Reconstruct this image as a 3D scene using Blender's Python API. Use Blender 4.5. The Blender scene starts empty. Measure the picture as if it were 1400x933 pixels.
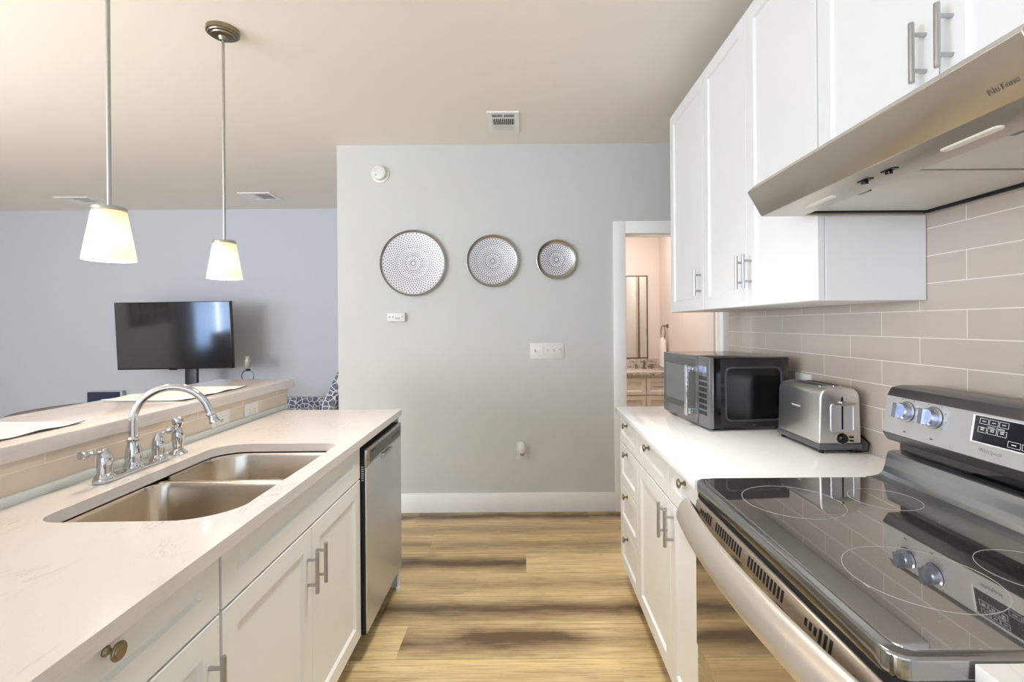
import bpy, bmesh, math, random
from mathutils import Vector, Matrix
random.seed(7)
C = bpy.context.scene
COL = C.collection
PI = math.pi

# ------------------------------------------------------------------ camera, world, light, exposure
H = 1.37
cam_d = bpy.data.cameras.new('camera'); cam = bpy.data.objects.new('camera', cam_d); COL.objects.link(cam)
cam.location = (0, 0, H)
cam.rotation_euler = (PI/2, 0, 0)
cam.rotation_euler = (Matrix.Rotation(PI/2, 3, 'X') @ Matrix.Rotation(-0.0075, 3, 'Z')).to_euler()
cam_d.sensor_width = 36; cam_d.lens = 672/1400*36
cam_d.shift_x = -17/1400; cam_d.shift_y = -22.5/1400
cam_d.clip_start = 0.02
C.camera = cam
vs = C.view_settings
vs.view_transform = 'Standard'; vs.look = 'None'; vs.gamma = 1.0; vs.use_curve_mapping = False
vs.exposure = 0.38
C.cycles.max_bounces = 10; C.cycles.diffuse_bounces = 6; C.cycles.glossy_bounces = 5
C.cycles.sample_clamp_indirect = 6.0
C.cycles.use_denoising = True

W = bpy.data.worlds.new('sky'); C.world = W; W.use_nodes = True
bg = W.node_tree.nodes['Background']; bg.inputs[0].default_value = (0.62, 0.78, 1.0, 1); bg.inputs[1].default_value = 1.6

def area(name, loc, rot, sx, sy, power, color, spread=PI):
    d = bpy.data.lights.new(name, 'AREA'); d.shape = 'RECTANGLE'; d.size = sx; d.size_y = sy
    d.energy = power; d.color = color; d.spread = spread
    o = bpy.data.objects.new(name, d); COL.objects.link(o); o.location = loc; o.rotation_euler = rot
    return o
# daylight through the living room window on the left and the glazing behind the camera, then a fill
area('daylight_left_window', (-6.2, -.7, 1.5), (0, -PI/2, 0), 1.8, 4.1, 290, (0.82, 0.89, 1.0))
area('daylight_rear_window', (-0.6, -3.2, 1.45), (PI/2, 0, 0), 4.6, 2.1, 9, (0.9, 0.95, 1.0))
area('living_wall_fill', (-4.4, -3.2, 1.5), (PI/2, 0, 0), 2.0, 1.8, 160, (0.86, 0.90, 1.0))  # unseen fill, added to brighten the living room wall
# unseen fills added to brighten the kitchen: one overhead, one bounced off the ceiling
area('kitchen_overhead_fill', (-0.05, 1.7, 2.675), (0, 0, 0), 0.35, 0.5, 8.5, (1.0, 0.98, 0.95), 1.55)
area('bounce_fill', (-2.9, 0.2, 0.6), (PI-.35, -.35, 0), 0.6, 0.6, 33, (1.0, 0.97, 0.92), 2.2)
area('bathroom_ceiling_light', (0.9, 4.5, 2.55), (0, 0, 0), 0.5, 0.3, 17, (1.0, 0.97, 0.97))

# ------------------------------------------------------------------ helpers
def s2l(c):
    return tuple(((v/255)/12.92 if v/255 <= .04045 else ((v/255+.055)/1.055)**2.4) for v in c) + (1,)
MATS = {}
def mat(name, rgb, rough=.5, metal=0, coat=0, spec=None, emit=None, trans=0, alpha=None):
    if name in MATS: return MATS[name]
    m = bpy.data.materials.new(name); m.use_nodes = True; MATS[name] = m
    b = m.node_tree.nodes['Principled BSDF']
    b.inputs['Base Color'].default_value = s2l(rgb); b.inputs['Roughness'].default_value = rough
    b.inputs['Metallic'].default_value = metal; b.inputs['Coat Weight'].default_value = coat
    b.inputs['Coat Roughness'].default_value = .06
    if spec is not None: b.inputs['Specular IOR Level'].default_value = spec
    if trans: b.inputs['Transmission Weight'].default_value = trans
    if emit:
        b.inputs['Emission Color'].default_value = s2l(emit[0]); b.inputs['Emission Strength'].default_value = emit[1]
    return m
class N:
    """small node-building helper"""
    def __init__(s, m): s.m = m; s.t = m.node_tree; s.b = s.t.nodes['Principled BSDF']
    def n(s, typ, **k):
        x = s.t.nodes.new(typ)
        for a, v in k.items():
            if a.startswith('i_'): x.inputs[a[2:].replace('_', ' ')].default_value = v
            else: setattr(x, a, v)
        return x
    def l(s, a, b): s.t.links.new(a, b)
    def math(s, op, a, b=None, c=None):
        x = s.n('ShaderNodeMath', operation=op)
        for i, v in enumerate((a, b, c)):
            if v is None: continue
            if isinstance(v, (int, float)): x.inputs[i].default_value = v
            else: s.l(v, x.inputs[i])
        return x.outputs[0]
    def mix(s, f, a, b):
        x = s.n('ShaderNodeMix', data_type='RGBA')
        for i, v in ((0, f), (6, a), (7, b)):
            if isinstance(v, (int, float, tuple)): x.inputs[i].default_value = v
            else: s.l(v, x.inputs[i])
        return x.outputs[2]
    def ramp(s, f, stops):
        x = s.n('ShaderNodeValToRGB'); e = x.color_ramp.elements
        while len(e) < len(stops): e.new(.5)
        for q, (p, c) in zip(e, stops): q.position = p; q.color = c if isinstance(c, tuple) else (c, c, c, 1)
        s.l(f, x.inputs[0]); return x.outputs[0]
    def noise(s, vec, scale, detail=3, rough=.5):
        x = s.n('ShaderNodeTexNoise'); x.inputs['Scale'].default_value = scale; x.inputs['Detail'].default_value = detail
        x.inputs['Roughness'].default_value = rough
        if vec is not None: s.l(vec, x.inputs['Vector'])
        return x.outputs[0]
    def pos(s): return s.n('ShaderNodeNewGeometry').outputs['Position']
    def scl(s, v, sc):
        x = s.n('ShaderNodeVectorMath', operation='MULTIPLY'); s.l(v, x.inputs[0]); x.inputs[1].default_value = sc; return x.outputs[0]
    def bump(s, h, strength, dist=.002):
        x = s.n('ShaderNodeBump'); x.inputs['Strength'].default_value = strength; x.inputs['Distance'].default_value = dist
        s.l(h, x.inputs['Height']); s.l(x.outputs[0], s.b.inputs['Normal'])

def paint(name, rgb, rough=.75):
    m = mat(name, rgb, rough); k = N(m); k.bump(k.noise(k.pos(), 260, 2), .08, .001); return m
M_WALL = paint('wall_paint', (199, 200, 195))
M_WALL_L = paint('living_wall_paint', (200, 203, 209))
M_CEIL = paint('ceiling_paint', (240, 235, 227), .85)
M_BATH = paint('bath_paint', (224, 210, 198))
M_TRIM = mat('trim_white', (241, 241, 238), .4)
M_CAB = mat('cabinet_white', (229, 229, 226), .36)
M_CABIN = mat('cabinet_inside', (150, 150, 146), .7)
M_DARK = mat('dark_gap', (18, 18, 18), .8)
M_BLACK = mat('black_plastic', (15, 15, 17), .3)
M_GLOSSB = mat('black_gloss', (10, 10, 11), .06, coat=.3)
M_WPL = mat('white_plastic', (220, 219, 213), .35)
M_CHROME = mat('chrome', (205, 206, 210), .06, 1)
M_NICK = mat('brushed_nickel', (182, 182, 182), .28, 1)
M_BRZ = mat('aged_nickel', (150, 140, 120), .28, 1)

def steel(name, rgb, rough, axis, bumpy=.025):
    m = mat(name, rgb, rough, 1); k = N(m)
    sc = {'X': (6, 500, 500), 'Y': (500, 6, 500), 'Z': (500, 500, 6)}[axis]
    n = k.noise(k.scl(k.pos(), sc), 1, 2)
    k.bump(n, bumpy, .0006)
    r = k.math('MULTIPLY_ADD', n, .14, rough-.07); k.l(r, k.b.inputs['Roughness'])
    return m
M_STEEL_Y = steel('steel_brushed_along', (196, 192, 186), .27, 'Y')
M_STEEL_Z = steel('steel_brushed_upright', (214, 218, 222), .40, 'Z', .01); M_STEEL_Z.node_tree.nodes['Principled BSDF'].inputs['Metallic'].default_value = .85
M_STEEL_X = steel('steel_brushed_across', (200, 198, 193), .28, 'X')
M_SINK = mat('sink_steel', (205, 194, 178), .2, 1)
M_HOOD = steel('hood_steel', (200, 193, 182), .36, 'Y')
M_FILT = mat('filter_alu', (222, 218, 210), .5, .8)
M_TOAST = steel('toaster_steel', (216, 214, 210), .34, 'Y', .002)
M_DKSTEEL = steel('dark_steel', (112, 112, 112), .3, 'Y')

def tile_mat(name, yoff, c1, c2, mo):
    m = mat(name, c1, .09, coat=.25); k = N(m)
    sep = k.n('ShaderNodeSeparateXYZ'); k.l(k.pos(), sep.inputs[0])
    cmb = k.n('ShaderNodeCombineXYZ')
    k.l(k.math('SUBTRACT', sep.outputs[1], yoff-30.8), cmb.inputs[0]); k.l(k.math('SUBTRACT', sep.outputs[2], .93-.0785*20), cmb.inputs[1])
    b = k.n('ShaderNodeTexBrick', offset=.5, offset_frequency=2, squash=1)
    for a, v in (('Scale', 1.0), ('Mortar Size', .0014), ('Mortar Smooth', .1), ('Bias', 0), ('Brick Width', .308), ('Row Height', .0785)):
        b.inputs[a].default_value = v
    b.inputs['Color1'].default_value = s2l(c1); b.inputs['Color2'].default_value = s2l(c2)
    b.inputs['Mortar'].default_value = s2l(mo)
    k.l(cmb.outputs[0], b.inputs['Vector']); k.l(b.outputs['Color'], k.b.inputs['Base Color'])
    k.l(k.math('MULTIPLY_ADD', b.outputs['Fac'], .6, .08), k.b.inputs['Roughness'])
    h = k.math('SUBTRACT', k.math('MULTIPLY', k.noise(k.pos(), 9, 2), .25), b.outputs['Fac'])
    k.bump(h, .35, .0015)
    return m
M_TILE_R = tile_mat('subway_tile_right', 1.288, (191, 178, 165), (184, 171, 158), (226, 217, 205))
M_TILE_I = tile_mat('subway_tile_island', 1.315, (212, 199, 182), (205, 192, 175), (228, 219, 206))  # same tile, lightened to stand in for light reflected off the countertop

def quartz(name, base, vein, warm=0):
    m = mat(name, base, .16, coat=.15); k = N(m); p = k.pos()
    wob = k.noise(p, 3.5, 4, .6)
    mp = k.n('ShaderNodeVectorMath', operation='ADD'); k.l(p, mp.inputs[0]); k.l(k.n('ShaderNodeTexNoise', i_Scale=6.0).outputs[1], mp.inputs[1])
    n1 = k.noise(mp.outputs[0], 9, 5, .62)
    v = k.math('ABSOLUTE', k.math('SUBTRACT', n1, .5))
    line = k.ramp(v, [(0, 1.0), (.018, 0.0)])
    patch = k.ramp(k.noise(p, 5, 2), [(.48, 0.0), (.68, 1.0)])
    f = k.math('MULTIPLY', k.math('MULTIPLY', line, patch), .85)
    speck = k.ramp(k.noise(p, 160, 2), [(.62, 0.0), (.75, .12)])
    col = k.mix(f, s2l(base), s2l(vein))
    col = k.mix(speck, col, s2l((250, 249, 246)))
    k.l(col, k.b.inputs['Base Color'])
    return m
M_QUARTZ = quartz('white_quartz', (211, 206, 201), (158, 151, 146))  # island copy of the quartz, darkened to offset the strong light there
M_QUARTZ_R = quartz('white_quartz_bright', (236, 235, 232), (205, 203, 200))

# ------------------------------------------------------------------ mesh helpers
XF = None
def newbm(): return bmesh.new()
def box(bm, x0, x1, y0, y1, z0, z1, bev=0, seg=2):
    x0, x1 = sorted((x0, x1)); y0, y1 = sorted((y0, y1)); z0, z1 = sorted((z0, z1))
    r = bmesh.ops.create_cube(bm, size=1)
    for v in r['verts']:
        v.co = Vector(((v.co.x+.5)*(x1-x0)+x0, (v.co.y+.5)*(y1-y0)+y0, (v.co.z+.5)*(z1-z0)+z0))
    if bev:
        es = set(e for v in r['verts'] for e in v.link_edges)
        bmesh.ops.bevel(bm, geom=list(es), offset=bev, segments=seg, profile=.5, affect='EDGES')
    return bm
def prism(bm, poly, axis, a, b, bev=0, seg=2):
    f = {'X': lambda p, t: (t, p[0], p[1]), 'Y': lambda p, t: (p[0], t, p[1]), 'Z': lambda p, t: (p[0], p[1], t)}[axis]
    A = [bm.verts.new(f(p, a)) for p in poly]; B = [bm.verts.new(f(p, b)) for p in poly]
    n = len(poly); fs = [bm.faces.new(A), bm.faces.new(B[::-1])]
    for i in range(n): fs.append(bm.faces.new((A[i], B[i], B[(i+1) % n], A[(i+1) % n])))
    bmesh.ops.recalc_face_normals(bm, faces=fs)
    if bev:
        es = set(e for ff in fs for e in ff.edges)
        bmesh.ops.bevel(bm, geom=list(es), offset=bev, segments=seg, profile=.5, affect='EDGES')
    return bm
def basis(d):
    d = Vector(d).normalized(); u = d.orthogonal().normalized(); return u, d.cross(u), d
def lathe(bm, prof, c=(0, 0, 0), d=(0, 0, 1), seg=32, sx=1.0):
    """prof: (radius, height along d)"""
    u, v, w = basis(d)
    if abs(w.z) > .99: u, v = Vector((1, 0, 0)), Vector((0, 1, 0))
    c = Vector(c); rings = []
    for r, h in prof:
        if r < 1e-6: rings.append([bm.verts.new(c+w*h)])
        else: rings.append([bm.verts.new(c+w*h+(u*math.cos(2*PI*i/seg)+v*math.sin(2*PI*i/seg))*r) for i in range(seg)])
    fs = []
    for A, B in zip(rings, rings[1:]):
        for i in range(seg):
            j = (i+1) % seg
            if len(A) == 1 and len(B) == 1: continue
            if len(A) == 1: fs.append(bm.faces.new((A[0], B[j], B[i])))
            elif len(B) == 1: fs.append(bm.faces.new((A[i], A[j], B[0])))
            else: fs.append(bm.faces.new((A[i], A[j], B[j], B[i])))
    for R in (rings[0], rings[-1]):
        if len(R) > 1 and (prof[0] != prof[-1]): 
            try: fs.append(bm.faces.new(R))
            except ValueError: pass
    bmesh.ops.recalc_face_normals(bm, faces=fs)
    return bm
def tube(bm, pts, r, seg=12, closed=False):
    pts = [Vector(p) for p in pts]; n = len(pts)
    rs = r if isinstance(r, (list, tuple)) else [r]*n
    rings = []; u = None
    for i, p in enumerate(pts):
        if closed: t = pts[(i+1) % n]-pts[i-1]
        else: t = pts[min(i+1, n-1)]-pts[max(i-1, 0)]
        t.normalize()
        if u is None: u = t.orthogonal().normalized()
        else:
            u = u-t*u.dot(t); u.normalize()
        v = t.cross(u)
        rings.append([bm.verts.new(p+(u*math.cos(2*PI*k/seg)+v*math.sin(2*PI*k/seg))*rs[i]) for k in range(seg)])
    fs = []
    prs = list(zip(rings, rings[1:])) + ([(rings[-1], rings[0])] if closed else [])
    for A, B in prs:
        for k in range(seg): fs.append(bm.faces.new((A[k], A[(k+1) % seg], B[(k+1) % seg], B[k])))
    if not closed: fs += [bm.faces.new(rings[0]), bm.faces.new(rings[-1])]
    bmesh.ops.recalc_face_normals(bm, faces=fs)
    return bm
def rrect(x0, x1, y0, y1, r, n=6):
    if not isinstance(r, (list, tuple)): r = [r]*4
    out = []
    for (cx, cy, a0), q in zip(((x1, y1, 0), (x0, y1, 90), (x0, y0, 180), (x1, y0, 270)), r):
        ox = cx-q if cx == x1 else cx+q; oy = cy-q if cy == y1 else cy+q
        for i in range(n+1):
            a = math.radians(a0+90*i/n); out.append((ox+q*math.cos(a), oy+q*math.sin(a)))
    return out
def arc(c, r, a0, a1, n, ex, ez):
    c, ex, ez = Vector(c), Vector(ex), Vector(ez)
    return [c+ex*r*math.cos(math.radians(a0+(a1-a0)*i/n))+ez*r*math.sin(math.radians(a0+(a1-a0)*i/n)) for i in range(n+1)]
def panel_door(bm, f, a0, a1, b0, b1, t=.02, fw=.057, rec=.009, slope=.006):
    """shaker panel; f(a,b,d) -> point, d measured outward from the carcass"""
    def rect(m, d): return [bm.verts.new(f(*p, d)) for p in ((a0+m, b0+m), (a1-m, b0+m), (a1-m, b1-m), (a0+m, b1-m))]
    B = rect(0, 0); F0 = rect(0, t-.0015); F1 = rect(.0015, t); I0 = rect(fw, t); I1 = rect(fw+slope, t-rec)
    fs = [bm.faces.new(B)]
    for P, Q in ((B, F0), (F0, F1), (F1, I0), (I0, I1)):
        for i in range(4): fs.append(bm.faces.new((P[i], P[(i+1) % 4], Q[(i+1) % 4], Q[i])))
    fs.append(bm.faces.new(I1))
    bmesh.ops.recalc_face_normals(bm, faces=fs)
    return bm

def chain(o):
    M = Matrix.Identity(4)
    while o is not None: M = o.matrix_basis @ M; o = o.parent
    return M
def part(name, bm, m, parent=None, world=True, smooth=35, kind=None):
    me = bpy.data.meshes.new(name)
    if XF is not None and world: bm.transform(XF)
    bm.to_mesh(me); bm.free()
    o = bpy.data.objects.new(name, me); COL.objects.link(o)
    for x in (m if isinstance(m, (list, tuple)) else [m]): me.materials.append(x)
    if smooth:
        me.polygons.foreach_set('use_smooth', [True]*len(me.polygons)); me.set_sharp_from_angle(angle=math.radians(smooth))
    if parent is not None:
        o.parent = parent
        if world: me.transform(chain(parent).inverted())
    else:
        co = [v.co for v in me.vertices]
        c = Vector(((min(v.x for v in co)+max(v.x for v in co))/2, (min(v.y for v in co)+max(v.y for v in co))/2, min(v.z for v in co)))
        me.transform(Matrix.Translation(-c)); o.location = c
    me.update()
    if kind: o['kind'] = kind
    return o
def struct(name, bm, m, smooth=30): return part(name, bm, m, None, kind='structure', smooth=smooth)
def tag(o, label, cat, group=None):
    o['label'] = label; o['category'] = cat
    if group: o['group'] = group
    return o
def thing(name, label, cat, loc, rotz=0, group=None):
    o = bpy.data.objects.new(name, None); COL.objects.link(o); o.empty_display_size = .05
    L = Vector(loc)
    if XF is not None: L = XF @ L
    o.location = L; o.rotation_euler = (0, 0, rotz)
    return tag(o, label, cat, group)
def letters(name, txt, size, m, parent, M, depth=.0004):
    cu = bpy.data.curves.new(name, 'FONT'); cu.body = txt; cu.size = size; cu.extrude = depth; cu.align_x = 'CENTER'; cu.align_y = 'CENTER'
    cu.resolution_u = 2
    o = bpy.data.objects.new(name+'_tmp', cu); COL.objects.link(o)
    me = bpy.data.meshes.new_from_object(o.evaluated_get(bpy.context.evaluated_depsgraph_get()))
    bpy.data.objects.remove(o); bpy.data.curves.remove(cu)
    me.transform(M); me.materials.clear(); me.materials.append(m)
    q = bpy.data.objects.new(name, me); COL.objects.link(q); q.parent = parent
    me.transform(chain(parent).inverted())
    return q
def frame_m(origin, ex, ey):
    ex, ey = Vector(ex).normalized(), Vector(ey).normalized(); ez = ex.cross(ey)
    return Matrix.Translation(origin) @ Matrix((ex, ey, ez)).transposed().to_4x4()

# ------------------------------------------------------------------ room shell
CEIL = 2.692; YF = 3.60; YL = 5.53; XR = 1.168; XL = -5.95; YB = -3.1
def floor_obj():
    bm = newbm(); lay = bm.loops.layers.float_color.new('plank')
    P = .232; y = 2.245-P*24; rnd = random.Random(3)
    fixed = {-1: (-.54, .95), 2: (0.0, .0), 4: (-.60, .1)}
    dark_left = {2: .85}; row = -24
    while y < 5.7:
        off = rnd.uniform(0, 1.22)
        if row in fixed: off = fixed[row][0] % 1.22
        x = -7.32+off-1.22
        while x < 3.2:
            x1 = x+1.22; r = rnd.random(); dk = rnd.choice((0, .1, .25, .35, .55, .8)) ; tn = rnd.random()
            if row in fixed and abs(x-fixed[row][0]) < .01: dk = fixed[row][1]
            if row in dark_left and abs(x1-fixed[row][0]) < .01: dk = dark_left[row]
            if row == -1 and abs(x1+.54) < .01: dk = 0
            if row == 0: dk = .75
            if row in (1, 3, 4): dk = .4
            if row == 5: dk = .8
            if row == -2: dk = .2
            vs_ = [bm.verts.new(p) for p in ((x, y, 0), (x1, y, 0), (x1, y+P, 0), (x, y+P, 0))]
            f = bm.faces.new(vs_)
            for l in f.loops: l[lay] = (r, dk, tn, 1)
            x = x1
        y += P; row += 1
    m = mat('oak_planks', (196, 170, 122), .36); k = N(m); p = k.pos()
    at = k.n('ShaderNodeAttribute', attribute_name='plank'); sa = k.n('ShaderNodeSeparateColor'); k.l(at.outputs['Color'], sa.inputs[0])
    R, D, T = sa.outputs
    sp = k.n('ShaderNodeSeparateXYZ'); k.l(p, sp.inputs[0])
    cb = k.n('ShaderNodeCombineXYZ'); k.l(sp.outputs[0], cb.inputs[0]); k.l(sp.outputs[1], cb.inputs[1]); k.l(k.math('MULTIPLY', R, 40), cb.inputs[2])
    pv = cb.outputs[0]
    v = k.math('FRACT', k.math('DIVIDE', k.math('ADD', sp.outputs[1], -2.245+P*40), P))
    wob = k.noise(k.scl(pv, (2.2, 5, 1)), 1, 4, .6)
    c = k.math('ADD', v, k.math('MULTIPLY', k.math('SUBTRACT', wob, .5), .75))
    band = k.math('SUBTRACT', 1, k.math('MULTIPLY', k.math('ABSOLUTE', k.math('SUBTRACT', c, .5)), 1.75))
    band = k.math('MAXIMUM', band, 0)
    along = k.ramp(k.noise(k.scl(pv, (1.1, 1.5, 1)), 1, 2), [(.30, 0.3), (.5, 1.0)])
    fine = k.noise(k.scl(pv, (5, 120, 1)), 1, 5, .65)
    med = k.noise(k.scl(pv, (2.5, 28, 1)), 1, 4, .6)
    dark = k.math('MULTIPLY', k.math('MULTIPLY', k.math('MULTIPLY', band, along), D), 1.15)
    dark = k.math('MULTIPLY', dark, k.math('MULTIPLY_ADD', fine, 1.1, .65))
    knot = k.ramp(k.noise(k.scl(pv, (4, 34, 1)), 1, 4, .62), [(.64, 0.0), (.72, 1.0)])
    base = k.mix(T, s2l((238, 212, 160)), s2l((228, 205, 154)))
    base = k.mix(k.ramp(med, [(.35, 0.0), (.7, .75)]), base, s2l((208, 178, 126)))
    base = k.mix(k.ramp(fine, [(.45, 0.0), (.75, .75)]), base, s2l((160, 132, 90)))
    base = k.mix(k.math('MINIMUM', dark, 1.0), base, s2l((100, 78, 54)))
    base = k.mix(k.math('MULTIPLY', knot, .6), base, s2l((96, 72, 46)))
    e = k.math('MULTIPLY', k.math('ABSOLUTE', k.math('SUBTRACT', v, .5)), 2)
    seam = k.ramp(e, [(.975, 0.0), (.99, 1.0)])
    base = k.mix(k.math('MULTIPLY', seam, .65), base, s2l((110, 86, 56)))
    k.l(base, k.b.inputs['Base Color']); k.bump(k.math('SUBTRACT', fine, seam), .12, .001)
    return struct('floor', bm, m, smooth=0)
floor_obj()
bm = newbm(); box(bm, XL-.1, 3.2, YB-.2, 5.75, CEIL, CEIL+.1); struct('ceiling', bm, M_CEIL)
# far kitchen wall with the doorway
DX0, DX1, DZ = .742, 1.446, 2.03
bm = newbm(); box(bm, -1.365, DX0-.015, YF, YF+.12, 0, CEIL); box(bm, DX1+.015, 2.7, YF, YF+.12, 0, CEIL); box(bm, DX0-.015, DX1+.015, YF, YF+.12, DZ+.015, CEIL)
struct('wall_far', bm, M_WALL)
bm = newbm(); box(bm, -1.365, -1.245, YF+.12, YL, 0, CEIL); struct('wall_hall', bm, M_WALL)
bm = newbm(); box(bm, XL, -1.245, YL, YL+.12, 0, CEIL); struct('wall_living', bm, M_WALL_L)
# left wall with a window opening (Y -2.75..1.35, Z .6..2.3)
bm = newbm(); box(bm, XL-.12, XL, YB, -2.75, 0, CEIL); box(bm, XL-.12, XL, 1.35, YL+.12, 0, CEIL); box(bm, XL-.12, XL, -2.75, 1.35, 0, .6); box(bm, XL-.12, XL, -2.75, 1.35, 2.4, CEIL)
struct('wall_left', bm, M_WALL_L)
def window(name, f, a0, a1, b0, b1, nm):
    bm = newbm()
    for A0, A1, B0, B1 in [(a0, a0+.06, b0, b1), (a1-.06, a1, b0, b1), (a0, a1, b0, b0+.06), (a0, a1, b1-.06, b1)] + [(a0+(a1-a0)*i/nm-.03, a0+(a1-a0)*i/nm+.03, b0, b1) for i in range(1, nm)] + [(a0, a1, (b0+b1)/2-.02, (b0+b1)/2+.02)]:
        p, q = f(A0, B0, .02), f(A1, B1, .08); box(bm, p[0], q[0], p[1], q[1], p[2], q[2])
    return struct(name, bm, M_TRIM)
window('window_1', lambda a, b, d: (XL-d, a, b), -2.75, 1.35, .6, 2.4, 3)
# rear wall, mostly glazed
bm = newbm(); box(bm, XL-.12, -5.4, YB-.12, YB, 0, CEIL); box(bm, -3.4, -2.9, YB-.12, YB, 0, CEIL); box(bm, -5.4, -3.4, YB-.12, YB, 0, .6); box(bm, -5.4, -3.4, YB-.12, YB, 2.4, CEIL); box(bm, 1.7, 3.2, YB-.12, YB, 0, CEIL); box(bm, -2.9, 1.7, YB-.12, YB, 0, .4); box(bm, -2.9, 1.7, YB-.12, YB, 2.5, CEIL)
struct('wall_rear', bm, M_WALL)
window('window_2', lambda a, b, d: (a, YB-d, b), -2.9, 1.7, .4, 2.5, 4)
window('window_added', lambda a, b, d: (a, YB-d, b), -5.4, -3.4, .6, 2.4, 2)  # unseen window, added to go with the living room fill light
# right wall (kitchen), ends before the passage to the door
bm = newbm(); box(bm, XR, XR+.12, YB, 2.79, 0, CEIL); struct('wall_right', bm, M_WALL)
bm = newbm(); box(bm, 1.16, XR, -1.2, 2.79, .93, 1.765); struct('trim_backsplash_right', bm, M_TILE_R)
bm = newbm(); box(bm, 2.6, 2.7, 2.0, 3.72, 0, CEIL); box(bm, XR+.12, 2.7, 2.0, 2.1, 0, CEIL); struct('wall_passage', bm, M_WALL)
# baseboards and door casing
bm = newbm(); box(bm, -1.37, DX0-.09, YF-.014, YF, 0, .14, .003); struct('baseboard_far', bm, M_TRIM)
bm = newbm(); box(bm, XL, -1.37, YL-.014, YL, 0, .14, .003); struct('baseboard_living', bm, M_TRIM)
bm = newbm()
for x0, x1, z0, z1 in ((DX0-.09, DX0, 0, DZ+.09), (DX1, DX1+.09, 0, DZ+.09), (DX0, DX1, DZ, DZ+.09)): box(bm, x0, x1, YF-.018, YF, z0, z1, .003)
struct('trim_door_casing', bm, M_TRIM)
bm = newbm()
for x0, x1, z0, z1 in ((DX0-.015, DX0, 0, DZ), (DX1, DX1+.015, 0, DZ), (DX0-.015, DX1+.015, DZ, DZ+.015)): box(bm, x0, x1, YF, YF+.12, z0, z1)
for x0, x1, z0, z1 in ((DX0, DX0+.012, 0, DZ), (DX1-.012, DX1, 0, DZ), (DX0, DX1, DZ-.012, DZ)): box(bm, x0, x1, YF+.05, YF+.075, z0, z1)
struct('trim_door_jamb', bm, M_TRIM)
bm = newbm(); box(bm, 1.436, 1.470, YF+.14, YF+.84, .01, 2.02, .002); struct('door_1', bm, M_BATH)
# bathroom seen through the doorway
bm = newbm(); box(bm, -.5, 1.6, 5.4, 5.5, 0, CEIL); struct('wall_bathroom_back', bm, M_BATH)
bm = newbm(); box(bm, 1.485, 1.6, YF+.12, 5.4, 0, CEIL); struct('wall_bathroom_right', bm, M_BATH)
bm = newbm(); box(bm, -.6, -.5, YF+.12, 5.5, 0, CEIL); struct('wall_bathroom_left', bm, M_BATH)
# island half wall with tile
IX = -1.285
bm = newbm(); box(bm, -1.40, IX-.008, -.6, 2.655, 0, 1.038); struct('wall_island', bm, M_WALL)
bm = newbm(); box(bm, IX-.008, IX, -.6, 2.655, .93, 1.038); struct('trim_backsplash_island', bm, M_TILE_I)
bm = newbm(); box(bm, IX, IX+.012, -.6, 2.64, .93, .955, .002); struct('trim_island_upstand', bm, mat('upstand_grey', (204, 209, 206), .3))

# ------------------------------------------------------------------ shared cabinet pieces
def pull(bm, p, out, length=.127, r=.0058, so=.03):
    """vertical bar pull; p = centre on the door face, out = outward unit vector"""
    p, o = Vector(p), Vector(out); z = Vector((0, 0, 1))
    lathe(bm, [(0, -length/2), (r-.001, -length/2), (r, -length/2+.001), (r, length/2-.001), (r-.001, length/2), (0, length/2)], p+o*so, z, 14)
    for s in (-1, 1): lathe(bm, [(r*.8, 0), (r*.8, so)], p+z*s*length*.3, o, 10)
    return bm
def knob(bm, p, out):
    return lathe(bm, [(0, 0), (.008, 0), (.0085, .003), (.0045, .007), (.0042, .014), (.011, .018), (.0145, .020), (.0150, .0225), (.0135, .0245), (.0118, .0245), (.0108, .0262), (0, .0268)], p, out, 24)
def carcass(bm, x0, x1, y0, y1, z0, z1, toe=None, face=None):
    """cabinet box; toe: (depth, height) recess at its front side given by face (+1 / -1)"""
    if toe:
        d, h = toe
        if face > 0: poly = [(x0, 0), (x1-d, 0), (x1-d, h), (x1, h), (x1, z1), (x0, z1)]
        else: poly = [(x1, 0), (x0+d, 0), (x0+d, h), (x0, h), (x0, z1), (x1, z1)]
        prism(bm, poly, 'Y', y0, y1)
    else: box(bm, x0, x1, y0, y1, z0, z1, .001, 1)
    return bm

# ================================================================== ISLAND (left)
XF = Matrix.Translation((-.67, 2.58, 0)) @ Matrix.Rotation(math.radians(.42), 4, 'Z') @ Matrix.Translation((.67, -2.58, 0))
IF = -.690                                                            # carcass front of the island cabinets
fI = lambda a, b, d: (IF+d, a, b)
# sink base
t = thing('sink_cabinet', 'white shaker base cabinet under the sink with two doors and bar pulls', 'cabinet', (-.95, 1.52, 0))
bm = newbm(); bm = carcass(bm, -1.26, IF, 1.062, 1.978, 0, .70, (.07, .1), 1); box(bm, IF-.06, IF, 1.062, 1.978, .70, .898); part('body', bm, M_CAB, t)
bm = newbm(); panel_door(bm, fI, 1.065, 1.975, .757, .893); part('false_drawer_front', bm, M_CAB, t)
for y0, y1, hy in ((1.065, 1.5185, 1.487), (1.5215, 1.975, 1.552)):
    bm = newbm(); panel_door(bm, fI, y0, y1, .125, .751); d = part('door', bm, M_CAB, t)
    bm = newbm(); pull(bm, (IF+.02, hy, .624), (1, 0, 0)); part('handle', bm, M_NICK, d)
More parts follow.
